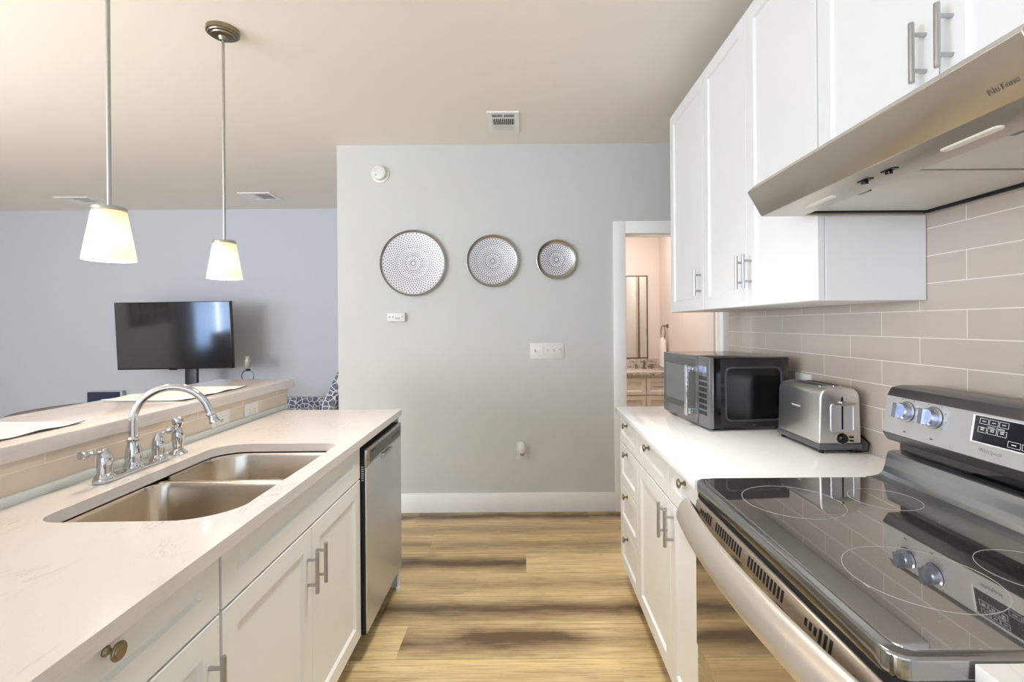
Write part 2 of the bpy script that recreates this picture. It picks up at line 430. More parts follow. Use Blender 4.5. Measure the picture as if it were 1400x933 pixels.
# nearer base
t = thing('drawer_cabinet', 'white shaker base cabinet nearest the camera on the left, with round drawer knob', 'cabinet', (-.95, .76, 0))
bm = newbm(); carcass(bm, -1.26, IF, .452, 1.058, 0, .898, (.07, .1), 1); part('body', bm, M_CAB, t)
bm = newbm(); panel_door(bm, fI, .455, 1.055, .757, .893); d = part('drawer', bm, M_CAB, t)
bm = newbm(); knob(bm, (IF+.02, .765, .866), (1, 0, 0)); part('knob', bm, M_BRZ, d)
bm = newbm(); panel_door(bm, fI, .455, 1.055, .125, .751); d = part('door', bm, M_CAB, t)
bm = newbm(); pull(bm, (IF+.02, 1.018, .624), (1, 0, 0)); part('handle', bm, M_NICK, d)
# dishwasher
t = thing('dishwasher', 'stainless steel dishwasher built in at the far end of the island', 'dishwasher', (-.95, 2.27, 0))
bm = newbm(); box(bm, -1.24, -.70, 1.985, 2.56, .1, .885); part('tub', bm, M_BLACK, t)
bm = newbm(); box(bm, -.70, -.654, 1.9855, 2.556, .12, .867); part('door_liner', bm, M_BLACK, t)
bm = newbm()
for i in range(7): box(bm, -.668, -.658, 1.9848, 1.9862, .742+i*.009, .747+i*.009)
part('side_vent', bm, M_NICK, t)
bm = newbm(); box(bm, -.654, -.648, 1.986, 2.558, .125, .795, .002); dd = part('door', bm, M_STEEL_Z, t)
bm = newbm(); box(bm, -.660, -.646, 1.986, 2.558, .797, .868, .003); cp = part('control_panel', bm, M_STEEL_Y, t)
bm = newbm(); box(bm, -.647, -.645, 2.03, 2.54, .806, .855); part('control_strip', bm, M_DKSTEEL, cp)
bm = newbm()
for i in range(5): box(bm, -.646, -.6442, 2.05+i*.012, 2.057+i*.012, .842, .849)
part('indicator_marks', bm, M_BLACK, cp)
bm = newbm()
for i in range(4): box(bm, -.646, -.6442, 2.37+i*.035, 2.392+i*.035, .822, .838)
part('buttons', bm, M_BLACK, cp)
bm = newbm(); prism(bm, [(-.648, .795), (-.634, .795), (-.634, .786), (-.646, .772), (-.648, .772)], 'Y', 2.20, 2.34, .001, 1); part('pocket_handle', bm, M_NICK, dd)
bm = newbm(); lathe(bm, [(.011, 0), (.011, .0015), (.009, .002), (0, .002)], (-.648, 2.45, .2), (1, 0, 0), 20); part('badge', bm, M_NICK, dd)
bm = newbm(); box(bm, -.75, -.735, 1.99, 2.556, .0, .12); part('kick_plate', bm, M_BLACK, t)
bm = newbm(); lathe(bm, [(.012, 0), (.012, .02), (.006, .022), (.006, .12)], (-.665, 2.535, 0), (0, 0, 1), 12); part('foot', bm, M_WPL, t)
bm = newbm(); box(bm, -1.26, -.664, 2.568, 2.581, 0, .898, .001, 1); tag(part('end_panel', bm, M_CAB), 'narrow white panel closing the island end beside the dishwasher', 'panel')

# countertop with a sink cut-out; its front edge runs a little out of line with the wall
XF = Matrix.Translation((-.648, 2.58, 0)) @ Matrix.Rotation(math.radians(.85), 4, 'Z') @ Matrix.Translation((.648, -2.58, 0))
SX0, SX1, SY0, SY1 = -1.145, -.708, 1.118, 1.85
def holed_slab(bm, outer, inner, z0, z1):
    n = len(inner); 
    def ray_hit(p, c):
        d = (p[0]-c[0], p[1]-c[1]); best = None
        for i in range(len(outer)):
            a, b = outer[i], outer[(i+1) % len(outer)]; e = (b[0]-a[0], b[1]-a[1]); den = d[0]*e[1]-d[1]*e[0]
            if abs(den) < 1e-12: continue
            q = (a[0]-c[0], a[1]-c[1]); tt = (q[0]*e[1]-q[1]*e[0])/den; s = (q[0]*d[1]-q[1]*d[0])/den
            if tt > 0 and -1e-9 <= s <= 1+1e-9 and (best is None or tt < best): best = tt
        return (c[0]+d[0]*best, c[1]+d[1]*best)
    c = (sum(p[0] for p in inner)/n, sum(p[1] for p in inner)/n)
    # insert hole points aimed at the outer corners so that the slab keeps them
    aug = [(math.atan2(p[1]-c[1], p[0]-c[0]), p, ray_hit(p, c)) for p in inner]
    for q in outer:
        d = (q[0]-c[0], q[1]-c[1]); best = None
        for i in range(n):
            a, b = inner[i], inner[(i+1) % n]; e = (b[0]-a[0], b[1]-a[1]); den = d[0]*e[1]-d[1]*e[0]
            if abs(den) < 1e-12: continue
            g = (a[0]-c[0], a[1]-c[1]); tt = (g[0]*e[1]-g[1]*e[0])/den; s = (g[0]*d[1]-g[1]*d[0])/den
            if tt > 0 and 0 <= s <= 1: best = tt
        aug.append((math.atan2(d[1], d[0]), (c[0]+d[0]*best, c[1]+d[1]*best), q))
    aug.sort(key=lambda x: x[0]); m = len(aug)
    L = {}
    for nm, idx, z in (('it', 1, z1), ('ot', 2, z1), ('ib', 1, z0), ('ob', 2, z0)): L[nm] = [bm.verts.new((a[idx][0], a[idx][1], z)) for a in aug]
    fs = []
    for i in range(m):
        j = (i+1) % m
        for A, B in (('it', 'ot'), ('ot', 'ob'), ('ob', 'ib'), ('ib', 'it')): fs.append(bm.faces.new((L[A][i], L[A][j], L[B][j], L[B][i])))
    bmesh.ops.recalc_face_normals(bm, faces=fs)
hole = rrect(SX0, SX1, SY0, SY1, [.055, .10, .055, .13], 10)
bm = newbm(); holed_slab(bm, [(IX+.001+.03*0, -.6), (-.648, -.6), (-.648, 2.58), (IX+.001, 2.58)], hole, .90, .93)
XF_keep = XF; XF = None
for v in bm.verts:                                                   # only the front side follows the run of cabinets; the back meets the tile
    if v.co.x > -1.2: v.co = XF_keep @ v.co
part_ct = part('countertop', bm, M_QUARTZ, smooth=25); tag(part_ct, 'long white quartz island countertop with a sink cut-out', 'countertop')
XF = XF_keep
# undermount double sink
t = thing('double_sink', 'stainless steel double-bowl sink set under the island countertop', 'sink', (-.93, 1.48, .66))
def bowl(x0, x1, y0, y1, r, z1, z0, th=.004):
    bm = newbm(); rings = []
    for ins, z in ((0, z1), (.004, z1-.012), (.012, z0+.035), (.02, z0+.012), (.045, z0)):
        rings.append([bm.verts.new((p[0], p[1], z)) for p in rrect(x0+ins, x1-ins, y0+ins, y1-ins, [max(q-ins*.3, .01) for q in r], 8)])
    n = len(rings[0])
    for A, B in zip(rings, rings[1:]):
        for i in range(n): bm.faces.new((A[i], A[(i+1) % n], B[(i+1) % n], B[i]))
    bm.faces.new(rings[-1]); bmesh.ops.recalc_face_normals(bm, faces=bm.faces[:])
    bmesh.ops.reverse_faces(bm, faces=bm.faces[:])
    bmesh.ops.solidify(bm, geom=bm.faces[:], thickness=th)
    return bm
ymid = 1.525
for nm, y0, y1, rr in (('bowl', SY0-.006, ymid-.012, [.05, .05, .06, .12]), ('bowl', ymid+.012, SY1+.006, [.06, .10, .05, .05])):
    bm = bowl(SX0-.006, SX1+.006, y0, y1, rr, .893, .70); b = part(nm, bm, M_SINK, t)
    bm = newbm(); lathe(bm, [(0, .0), (.03, .0), (.042, .003), (.045, .006), (.045, .004)], ((SX0+SX1)/2-.02, (y0+y1)/2, .7045), (0, 0, 1), 28); part('drain', bm, M_CHROME, b)
bm = newbm(); prism(bm, [(ymid-.013, .883), (ymid+.013, .883), (ymid+.013, .891), (ymid+.008, .894), (ymid-.008, .894), (ymid-.013, .891)], 'X', SX0-.004, SX1+.004); part('divider', bm, M_SINK, t)
XF = None

# faucet
t = thing('kitchen_faucet', 'chrome two-handle gooseneck faucet on the island countertop behind the sink', 'faucet', (-1.2, 1.505, .93))
bm = newbm(); prism(bm, rrect(-1.221, -1.179, 1.372, 1.638, .020, 8), 'Z', .93, .944, .003); part('base_plate', bm, M_CHROME, t)
bm = newbm(); lathe(bm, [(.026, .942), (.026, .949), (.022, .955), (.0215, .962), (.0225, .972), (.0205, .995), (.0165, 1.012), (.0145, 1.02), (.017, 1.024), (.017, 1.03), (.012, 1.036)], (-1.2, 1.505, 0), (0, 0, 1), 32); part('spout_base', bm, M_CHROME, t)
dv = Vector((.2, .082, 0)); L = dv.length; e = dv.normalized(); c0 = Vector((-1.2, 1.505, 1.082))+e*.1
pts = [Vector((-1.2, 1.505, 1.02)), Vector((-1.2, 1.505, 1.05))] + arc(c0, .1, 180, 18, 22, e, (0, 0, 1))
end = pts[-1]; tdir = (pts[-1]-pts[-2]).normalized(); pts.append(end+tdir*.022)
bm = newbm(); tube(bm, pts, [.0112]*len(pts), 18)
lathe(bm, [(.0112, -.004), (.0145, 0), (.0145, .005), (.0122, .007), (.0132, .022), (.0155, .026), (.0155, .032), (.011, .033)], pts[-1], tdir, 24); part('spout', bm, M_CHROME, t)
for s in (-1, 1):
    y = 1.505+s*.103
    bm = newbm(); lathe(bm, [(.026, .942), (.025, .948), (.0185, .955), (.0180, .960), (.0190, .968), (.0190, .990), (.0175, 1.002), (.013, 1.013), (.008, 1.020), (.006, 1.026), (0, 1.028)], (-1.2, y, 0), (0, 0, 1), 28); h = part('handle', bm, M_CHROME, t)
    bm = newbm(); a = Vector((-1.2, y, 1.014)); d = Vector((-.12, s*1.0, .12)).normalized()
    lathe(bm, [(.006, 0), (.0055, .02), (.0065, .038), (.009, .042), (.0075, .046), (.012, .055), (.0135, .062), (.011, .069), (0, .072)], a, d, 18); part('lever', bm, M_CHROME, h)
bm = newbm(); lathe(bm, [(.029, .93), (.029, .934), (.024, .941), (.016, .947), (.0145, .956), (.016, .962), (.0185, .985), (.0185, 1.0), (.015, 1.014), (.0105, 1.022), (.0115, 1.028), (.0165, 1.034), (.018, 1.044), (.0155, 1.054), (.008, 1.059), (0, 1.06)], (-1.205, 1.705, 0), (0, 0, 1), 28)
tag(part('side_sprayer', bm, M_CHROME), 'chrome side sprayer standing on the countertop right of the faucet', 'sprayer')

# outlets on the island tile
def outlet_y(x, y0, y1, z0, z1, s, label, kind, group):
    """plate on an X = const face; s = outward sign"""
    t = thing('wall_outlet', label, 'outlet', (x, (y0+y1)/2, z0), 0, group)
    bm = newbm(); box(bm, x, x+s*.006, y0, y1, z0, z1, .002); part('plate', bm, M_WPL, t)
    yc, zc = (y0+y1)/2, (z0+z1)/2; bm = newbm()
    if kind == 'duplex':
        for q in (-.02, .02): box(bm, x+s*.006, x+s*.008, yc+q-.014, yc+q+.014, zc-.016, zc+.016, .001, 1)
        part('receptacle', bm, M_WPL, t)
        for q in (-.02, .02):
            bm = newbm()
            for r in (-.006, .006): box(bm, x+s*.0079, x+s*.0084, yc+q-.004, yc+q+.004, zc+r-.001, zc+r+.001)
            part('slot', bm, M_DARK, t)
    else:
        box(bm, x+s*.006, x+s*.0085, yc-.033, yc+.033, zc-.0165, zc+.0165, .001, 1); part('receptacle', bm, M_WPL, t); bm = newbm()
        for q in (-.006, .006): box(bm, x+s*.0084, x+s*.0096, yc+q-.004, yc+q+.004, zc-.006, zc+.006)
        part('button', bm, mat('grey_button', (170, 170, 168), .5), t)
    return t
outlet_y(IX, 2.008, 2.130, .937, 1.014, 1, 'white outlet plate on the island tile nearest the faucet spout', 'gfci', 'outlets on the island tile')
outlet_y(IX, 2.244, 2.362, .937, 1.014, 1, 'white outlet plate on the island tile nearest the far end of the bar', 'duplex', 'outlets on the island tile')

# raised bar top and placemats
bm = newbm(); box(bm, -1.70, -1.272, -.6, 2.72, 1.038, 1.08, .003); tag(part('bar_top', bm, M_QUARTZ), 'raised white quartz breakfast bar top along the island wall', 'bar top')
M_MAT = mat('placemat_fabric', (196, 208, 200), .85); k = N(M_MAT); k.bump(k.noise(k.scl(k.pos(), (300, 300, 300)), 1, 2), .4, .001)
M_MATB = mat('placemat_edge', (96, 92, 84), .8)
def placemat(y0, y1, x0, x1, label, seed):
    rnd = random.Random(seed); n, m = 24, 10; t = thing('placemat', label, 'placemat', ((x0+x1)/2, (y0+y1)/2, 1.08), 0, 'placemats on the breakfast bar')
    def hh(i, j): 
        u, v = i/n, j/m; edge = max(0, (abs(v-.5)*2-.75)*4)
        return .0022+edge*.0035*(1+math.sin(u*19+seed))*.6
    bm = newbm(); top = [[bm.verts.new((x0+(x1-x0)*j/m, y0+(y1-y0)*i/n, 1.08+hh(i, j)+.002)) for j in range(m+1)] for i in range(n+1)]
    for i in range(n):
        for j in range(m): bm.faces.new((top[i][j], top[i][j+1], top[i+1][j+1], top[i+1][j]))
    r = bmesh.ops.recalc_face_normals(bm, faces=bm.faces[:]); bmesh.ops.solidify(bm, geom=bm.faces[:], thickness=.0018)
    part('cloth', bm, M_MAT, t)
    bm = newbm(); tube(bm, [(x1, y0+(y1-y0)*i/n, 1.08+hh(i, m)+.0006) for i in range(n+1)], .0014, 6); part('hem', bm, M_MATB, t)
placemat(1.06, 1.50, -1.65, -1.345, 'pale sage placemat on the bar nearest the camera, left of the faucet', 1)
placemat(1.925, 2.36, -1.66, -1.335, 'pale sage placemat on the far part of the bar, behind the faucet', 2)

# ================================================================== PENDANTS
M_SHADE = mat('frosted_shade', (255, 240, 222), .6)
k = N(M_SHADE); tr = k.n('ShaderNodeBsdfTranslucent'); tr.inputs[0].default_value = s2l((255, 242, 228))
df = k.n('ShaderNodeBsdfDiffuse'); df.inputs[0].default_value = s2l((250, 240, 226)); mx = k.n('ShaderNodeMixShader'); mx.inputs[0].default_value = .45
k.l(tr.outputs[0], mx.inputs[1]); k.l(df.outputs[0], mx.inputs[2]); k.l(mx.outputs[0], k.t.nodes['Material Output'].inputs[0])
M_BULB = mat('bulb_glow', (255, 236, 205), .4, emit=((255, 226, 190), 18))
def pendant(x, y, label):
    t = thing('pendant_light', label, 'pendant light', (x, y, CEIL), 0, 'pendants over the breakfast bar')
    bm = newbm(); lathe(bm, [(.066, CEIL-.0005), (.066, CEIL-.020), (.060, CEIL-.022), (.058, CEIL-.026), (.048, CEIL-.027), (.046, CEIL-.033), (.020, CEIL-.036), (.014, CEIL-.05), (0, CEIL-.05)], (x, y, 0), (0, 0, 1), 40); part('canopy', bm, M_BRZ, t)
    bm = newbm(); lathe(bm, [(.0062, CEIL-.04), (.0062, 1.752), (.009, 1.75), (.009, 1.742)], (x, y, 0), (0, 0, 1), 14); part('rod', bm, M_NICK, t)
    bm = newbm(); lathe(bm, [(0, 1.752), (.044, 1.752), (.046, 1.749), (.046, 1.741), (.044, 1.739), (0, 1.739)], (x, y, 0), (0, 0, 1), 36); part('shade_cap', bm, M_NICK, t)
    bm = newbm(); prof = [(.0445, 1.739), (.0455, 1.736), (.0705, 1.584), (.0680, 1.584), (.0430, 1.736), (.0425, 1.739)]
    lathe(bm, prof+[prof[0]], (x, y, 0), (0, 0, 1), 40); part('shade', bm, M_SHADE, t)
    bm = newbm(); lathe(bm, [(.013, 1.739), (.013, 1.705)], (x, y, 0), (0, 0, 1), 16); b = part('socket', bm, M_WPL, t)
    bm = newbm(); lathe(bm, [(.011, 1.705), (.013, 1.695), (.022, 1.672), (.026, 1.655), (.023, 1.640), (.012, 1.631), (0, 1.629)], (x, y, 0), (0, 0, 1), 20); part('bulb', bm, M_BULB, t)
    d = bpy.data.lights.new('pendant_bulb', 'POINT'); d.energy = 7.0; d.color = (1, .80, .64); d.shadow_soft_size = .02
    o = bpy.data.objects.new('pendant_bulb_light', d); COL.objects.link(o); o.location = (0, 0, 1.612-CEIL); o.parent = t
pendant(-1.33, 2.184, 'frosted glass pendant over the far half of the bar, ceiling canopy in view')
pendant(-1.315, 1.56, 'frosted glass pendant over the near half of the bar, rod cut off')

# ================================================================== RIGHT BASE CABINETS
RF = .522
fR = lambda a, b, d: (RF-d, a, b)
t = thing('drawer_cabinet', 'white base cabinet of four stacked drawers at the far end of the right counter', 'cabinet', (.85, 2.405, 0))
bm = newbm(); carcass(bm, RF, 1.155, 2.208, 2.605, 0, .90, (.07, .1), -1); part('body', bm, M_CAB, t)
for z0, z1 in ((.757, .893), (.549, .751), (.339, .543), (.125, .333)):
    bm = newbm(); panel_door(bm, fR, 2.211, 2.602, z0, z1, fw=.045); d = part('drawer', bm, M_CAB, t)
    bm = newbm(); knob(bm, (RF-.02, 2.42, z1-.027), (-1, 0, 0)); part('knob', bm, M_BRZ, d)
t = thing('base_cabinet', 'white base cabinet with two drawers over two doors beside the stove', 'cabinet', (.85, 1.8, 0))
bm = newbm(); carcass(bm, RF, 1.155, 1.39, 2.206, 0, .90, (.07, .1), -1); part('body', bm, M_CAB, t)
for y0, y1, kn in ((1.729, 2.203, 1.99), (1.393, 1.726, 1.545)):
    bm = newbm(); panel_door(bm, fR, y0, y1, .757, .893, fw=.05); d = part('drawer', bm, M_CAB, t)
    bm = newbm(); knob(bm, (RF-.02, kn, .866), (-1, 0, 0)); part('knob', bm, M_BRZ, d)
for y0, y1, hy in ((1.712, 2.203, 1.75), (1.393, 1.709, 1.672)):
    bm = newbm(); panel_door(bm, fR, y0, y1, .125, .751); d = part('door', bm, M_CAB, t)
    bm = newbm(); pull(bm, (RF-.02, hy, .672), (-1, 0, 0)); part('handle', bm, M_NICK, d)
bm = newbm(); box(bm, .476, 1.158, 1.386, 2.617, .90, .93, .002); tag(part('countertop', bm, M_QUARTZ_R), 'white quartz countertop carrying the microwave and toaster', 'countertop')
# near counter, beyond the stove
t = thing('base_cabinet', 'white base cabinet under the counter corner at bottom right, this side of the stove', 'cabinet', (.9, .2, 0))
bm = newbm(); carcass(bm, .62, 1.155, -.4, .628, 0, .90, (.07, .1), -1); part('body', bm, M_CAB, t)
bm = newbm(); panel_door(bm, lambda a, b, d: (.62-d, a, b), -.39, .625, .125, .893); part('door', bm, M_CAB, t)
bm = newbm(); box(bm, .575, 1.158, -.4, .632, .90, .93, .002); tag(part('countertop', bm, M_QUARTZ_R), 'white countertop corner at the bottom right edge of the picture', 'countertop')

# ================================================================== UPPER CABINETS
UF = .865
fU = lambda a, b, d: (UF-d, a, b)
def upper(y0, y1, z0, z1, doors, label):
    t = thing('upper_cabinet', label, 'cabinet', (1.0, (y0+y1)/2, z0), 0, 'wall cabinets over the right counter')
    bm = newbm(); box(bm, UF+.0025, 1.158, y0+.0015, y1-.0015, z0, z1, .001, 1); part('body', bm, M_CAB, t)
    n = len(doors); w = (y1-y0)/n
    for i, hy in enumerate(doors):
        bm = newbm(); panel_door(bm, fU, y0+w*i+.002, y0+w*(i+1)-.002, z0+.001, z1-.001); d = part('door', bm, M_CAB, t)
        bm = newbm(); pull(bm, (UF-.02, hy, z0+.131 if z0 < 1.6 else 1.933), (-1, 0, 0)); part('handle', bm, M_NICK, d)
upper(2.315, 2.83, 1.432, 2.55, [2.352], 'narrow white single-door wall cabinet farthest from the camera, next to the doorway')
upper(1.413, 2.312, 1.432, 2.55, [1.828, 1.888], 'tall white double-door wall cabinet over the microwave and toaster')
upper(.585, 1.410, 1.765, 2.55, [.966, 1.030], 'short white double-door wall cabinet above the range hood')

# ================================================================== RANGE HOOD
t = thing('range_hood', 'stainless steel under-cabinet range hood over the stove', 'range hood', (.9, 1.02, 1.675))
HY0, HY1 = .632, 1.411
bm = newbm(); prism(bm, [(.642, 1.7445), (.682, 1.675), (.800, 1.675), (.800, 1.735), (1.15, 1.735), (1.15, 1.675), (1.158, 1.675), (1.158, 1.762), (.66, 1.762)], 'Y', HY0, HY1, .0012, 1); body = part('body', bm, M_HOOD, t)
for ya in (HY1-.012, HY0):
    bm = newbm(); box(bm, .800, 1.15, ya, ya+.012, 1.675, 1.735); part('side_wall', bm, M_HOOD, t)
bm = newbm(); box(bm, .800, 1.150, HY1-.022, HY1-.012, 1.681, 1.686); box(bm, 1.138, 1.150, HY0+.012, HY1-.012, 1.679, 1.686); part('gasket', bm, M_DARK, t)
for y0, y1 in ((HY0+.014, 1.014), (1.030, HY1-.024)):
    bm = newbm(); prism(bm, [(.803, 1.684), (1.136, 1.684), (1.136, 1.694), (.803, 1.694)], 'Y', y0, y1, .002); fl = part('filter', bm, M_FILT, t)
    bm = newbm(); yc = (y0+y1)/2; prism(bm, rrect(.812, .826, yc-.045, yc-.005, .004, 4), 'Z', 1.681, 1.684); part('latch', bm, M_DKSTEEL, fl)
bm = newbm(); box(bm, .803, 1.136, 1.015, 1.029, 1.688, 1.696); part('filter_rail', bm, M_DKSTEEL, t)
M_LENS = mat('lamp_lens', (240, 236, 225), .3)
for yc in (.82, 1.235):
    bm = newbm(); prism(bm, rrect(.738, .755, yc-.055, yc+.055, .0084, 8), 'Z', 1.6715, 1.676, .001, 1); part('lamp_lens', bm, M_LENS, t)
for yc in (.985, 1.055):
    bm = newbm(); prism(bm, rrect(.727, .741, yc-.018, yc+.018, .003, 3), 'Z', 1.6725, 1.676); sw = part('switch', bm, M_BLACK, t)
    bm = newbm(); box(bm, .729, .739, yc-.004, yc+.007, 1.666, 1.6726, .001, 1); part('rocker', bm, M_GLOSSB, sw)
nx = Vector((.682-.642, 0, 1.675-1.7445)).normalized()
letters('brand_lettering', 'NuTone', .0135, mat('lettering_grey', (120, 108, 94), .5), t, frame_m(Vector((.6685, .684, 1.697))+Vector((-.0695, 0, -.04)).normalized()*.0006, (0, -1, 0), -nx))

# ================================================================== MICROWAVE
t = thing('microwave', 'black and stainless microwave standing at the far end of the right counter', 'microwave', (.745, 1.99, .93), math.radians(5.3))
def lp(name, bm, m, parent): return part(name, bm, m, parent, world=False)
bm = newbm(); box(bm, .022, .345, .003, .484, .012, .298, .004); bd = lp('body', bm, mat('microwave_black', (17, 17, 19), .14), t)
bm = newbm()
A = rrect(.068, .318, .036, .262, .03, 8); B = rrect(.075, .311, .043, .255, .025, 8)
n = len(A); ra = [bm.verts.new((p[0], .0032, p[1])) for p in A]; rb = [bm.verts.new((p[0], -.0018, p[1])) for p in rrect(.0700, .316, .038, .260, .029, 8)]; rc = [bm.verts.new((p[0], -.0018, p[1])) for p in B]; rd = [bm.verts.new((p[0], .0028, p[1])) for p in rrect(.078, .308, .046, .252, .023, 8)]
for P, Q in ((ra, rb), (rb, rc), (rc, rd)):
    for i in range(n): bm.faces.new((P[i], P[(i+1) % n], Q[(i+1) % n], Q[i]))
bmesh.ops.recalc_face_normals(bm, faces=bm.faces[:]); lp('embossed_frame', bm, mat('emboss_grey', (62, 62, 64), .25), bd)
bm = newbm(); prism(bm, [(q[0], q[1]) for q in rrect(.078, .308, .046, .252, .023, 8)], 'Y', .0024, .0034); lp('side_panel', bm, mat('black_satin', (13, 13, 15), .2), bd)
bm = newbm(); lathe(bm, [(.0035, 0), (.0035, .002), (0, .0025)], (.19, .003, .024), (0, -1, 0), 12); lp('screw', bm, M_CHROME, bd)
bm = newbm(); box(bm, .345, .36, .06, .075, .276, .284); lp('rear_spacer', bm, M_BLACK, bd)
M_MWS = mat('microwave_steel', (140, 140, 140), .3, .9)
M_MWG = mat('smoked_glass', (70, 72, 70), .10, coat=.3)
bm = newbm(); box(bm, 0, .022, .106, .487, .010, .298, .003); dr = lp('door', bm, M_MWS, t)
bm = newbm(); box(bm, -.0012, .002, .125, .478, .055, .285, .001, 1); lp('glass', bm, M_MWG, dr)
bm = newbm(); prism(bm, rrect(.19, .455, .085, .25, .008, 4), 'X', -.0018, .0); lp('window', bm, mat('window_mesh', (98, 102, 100), .12, coat=.2), dr)
bm = newbm(); box(bm, -.046, -.034, .118, .140, .046, .262, .003)
for z in (.064, .244): box(bm, -.036, 0.0, .121, .137, z-.012, z+.012, .002)
lp('handle', bm, M_CHROME, dr)
bm = newbm(); box(bm, .0222, .05, .0005, .003, .011, .297); lp('side_edge', bm, M_GLOSSB, bd)
bm = newbm(); box(bm, 0, .022, 0, .104, .010, .298, .003); cpn = lp('control_panel', bm, M_MWS, t)
bm = newbm(); box(bm, -.0012, .001, .018, .090, .236, .262); lp('display', bm, mat('display_blue', (120, 130, 165), .15), cpn)
bm = newbm()
for i in range(7):
    for j in range(3): box(bm, -.0015, .001, .020+j*.025, .040+j*.025, .060+i*.024, .076+i*.024, .0006, 1)
lp('keypad', bm, M_BLACK, cpn)
for fx, fy in ((.04, .04), (.04, .45), (.32, .04), (.32, .45)):
    bm = newbm(); lathe(bm, [(.012, 0), (.013, .012)], (fx, fy, 0), (0, 0, 1), 14); lp('foot', bm, M_BLACK, t)

# ================================================================== TOASTER
t = thing('toaster', 'brushed stainless two-slice toaster on the counter between microwave and stove', 'toaster', (1.056, 1.78, .93))
TX0, TX1, TY0, TY1 = .985, 1.128, 1.642, 1.922
bm = newbm()
prof = [(TX0, .960), (TX1, .960)] + [(TX1-.004+(.0)*i, 1.10) for i in range(1)] + [(TX1-.036+.032*math.cos(math.radians(a)), 1.112+.036*math.sin(math.radians(a))) for a in range(0, 91, 15)] + [(TX0+.036-.032*math.cos(math.radians(a)), 1.112+.036*math.sin(math.radians(a))) for a in range(90, -1, -15)] + [(TX0+.004, 1.10)]
prism(bm, prof, 'Y', TY0+.006, TY1-.006, .006, 3); bd = part('body', bm, M_TOAST, t)
bm = newbm(); box(bm, TX0-.002, TX1+.002, TY0+.002, TY1-.002, .942, .961, .003); part('base', bm, mat('toaster_base', (88, 88, 88), .4), t)
M_SLOT = mat('slot_dark', (40, 36, 32), .6)
for xc in (1.033, 1.080):
    bm = newbm(); prism(bm, rrect(xc-.016, xc+.016, TY0+.055, TY1-.055, .006, 4), 'Z', 1.1465, 1.1505); rm = part('slot_rim', bm, M_NICK, t)
    bm = newbm(); box(bm, xc-.011, xc+.011, TY0+.062, TY1-.062, 1.1495, 1.1512); part('slot', bm, M_SLOT, rm)
ye = TY0+.006
pf = rrect(1.022, 1.104, 1.000, 1.098, .012, 5)
bm = newbm(); 
P0 = [bm.verts.new((p[0], ye-.0002, p[1])) for p in pf]; P1 = [bm.verts.new((p[0], ye-.004, p[1])) for p in rrect(1.024, 1.102, 1.002, 1.096, .011, 5)]; P2 = [bm.verts.new((p[0], ye-.004, p[1])) for p in rrect(1.027, 1.099, 1.005, 1.093, .009, 5)]; P3 = [bm.verts.new((p[0], ye-.001, p[1])) for p in rrect(1.0285, 1.0975, 1.0065, 1.0915, .008, 5)]
for P, Q in ((P0, P1), (P1, P2), (P2, P3)):
    for i in range(len(P)): bm.faces.new((P[i], P[(i+1) % len(P)], Q[(i+1) % len(P)], Q[i]))
bm.faces.new(P3); bmesh.ops.recalc_face_normals(bm, faces=bm.faces[:]); part('lever_panel', bm, M_STEEL_Z, t)
bm = newbm(); box(bm, 1.060, 1.066, ye-.0016, ye, 1.010, 1.118); part('lever_slot', bm, M_DARK, t)
bm = newbm(); prism(bm, rrect(1.024, 1.102, ye-.016, ye-.004, .004, 4), 'Z', 1.094, 1.100, .002, 1); box(bm, 1.054, 1.072, ye-.012, ye, 1.09, 1.105, .002); part('lever', bm, M_NICK, t)
bm = newbm(); lathe(bm, [(.018, 0), (.018, .002), (.0135, .003), (.0125, .014), (0, .0145)], (1.062, ye, .980), (0, -1, 0), 28); kb = part('browning_dial', bm, M_BLACK, t)
bm = newbm(); lathe(bm, [(.021, 0), (.021, .0012), (.0175, .0014), (.0175, 0)], (1.062, ye, .980), (0, -1, 0), 28); part('dial_ring', bm, M_CHROME, kb)
for z in (.984, .972):
    bm = newbm(); box(bm, 1.086, 1.100, ye-.004, ye, z-.0028, z+.0028, .001, 1); part('button', bm, M_BLACK, t)
for fx, fy in ((TX0+.015, TY0+.02), (TX1-.015, TY0+.02), (TX0+.015, TY1-.02), (TX1-.015, TY1-.02)):
    bm = newbm(); lathe(bm, [(.009, .93), (.01, .943)], (fx, fy, 0), (0, 0, 1), 12); part('foot', bm, M_BLACK, t)
bm = newbm(); tube(bm, [(1.095, 1.675, .9335), (1.125, 1.650, .934), (1.143, 1.640, .940), (1.150, 1.645, .962), (1.151, 1.68, .980), (1.150, 1.76, .972), (1.150, 1.84, .95), (1.151, 1.92, .98), (1.150, 1.985, 1.05), (1.142, 2.02, 1.098), (1.135, 2.035, 1.105)], .0034, 8); cd = part('cord', bm, M_BLACK, t)
bm = newbm(); prism(bm, rrect(1.128, 1.153, 2.022, 2.052, .006, 4), 'Z', 1.095, 1.117, .002, 1); part('plug', bm, M_BLACK, cd)
letters('brand_lettering', 'Hamilton Beach', .0085, mat('lettering_pale', (205, 205, 203), .4), t, frame_m((TX0+.0010, 1.79, 1.07), (0, -1, 0), (0.028, 0, 1)))
outlet_y(1.16, 1.985, 2.10, 1.045, 1.158, -1, 'white outlet plate on the tile behind the toaster', 'duplex', None)

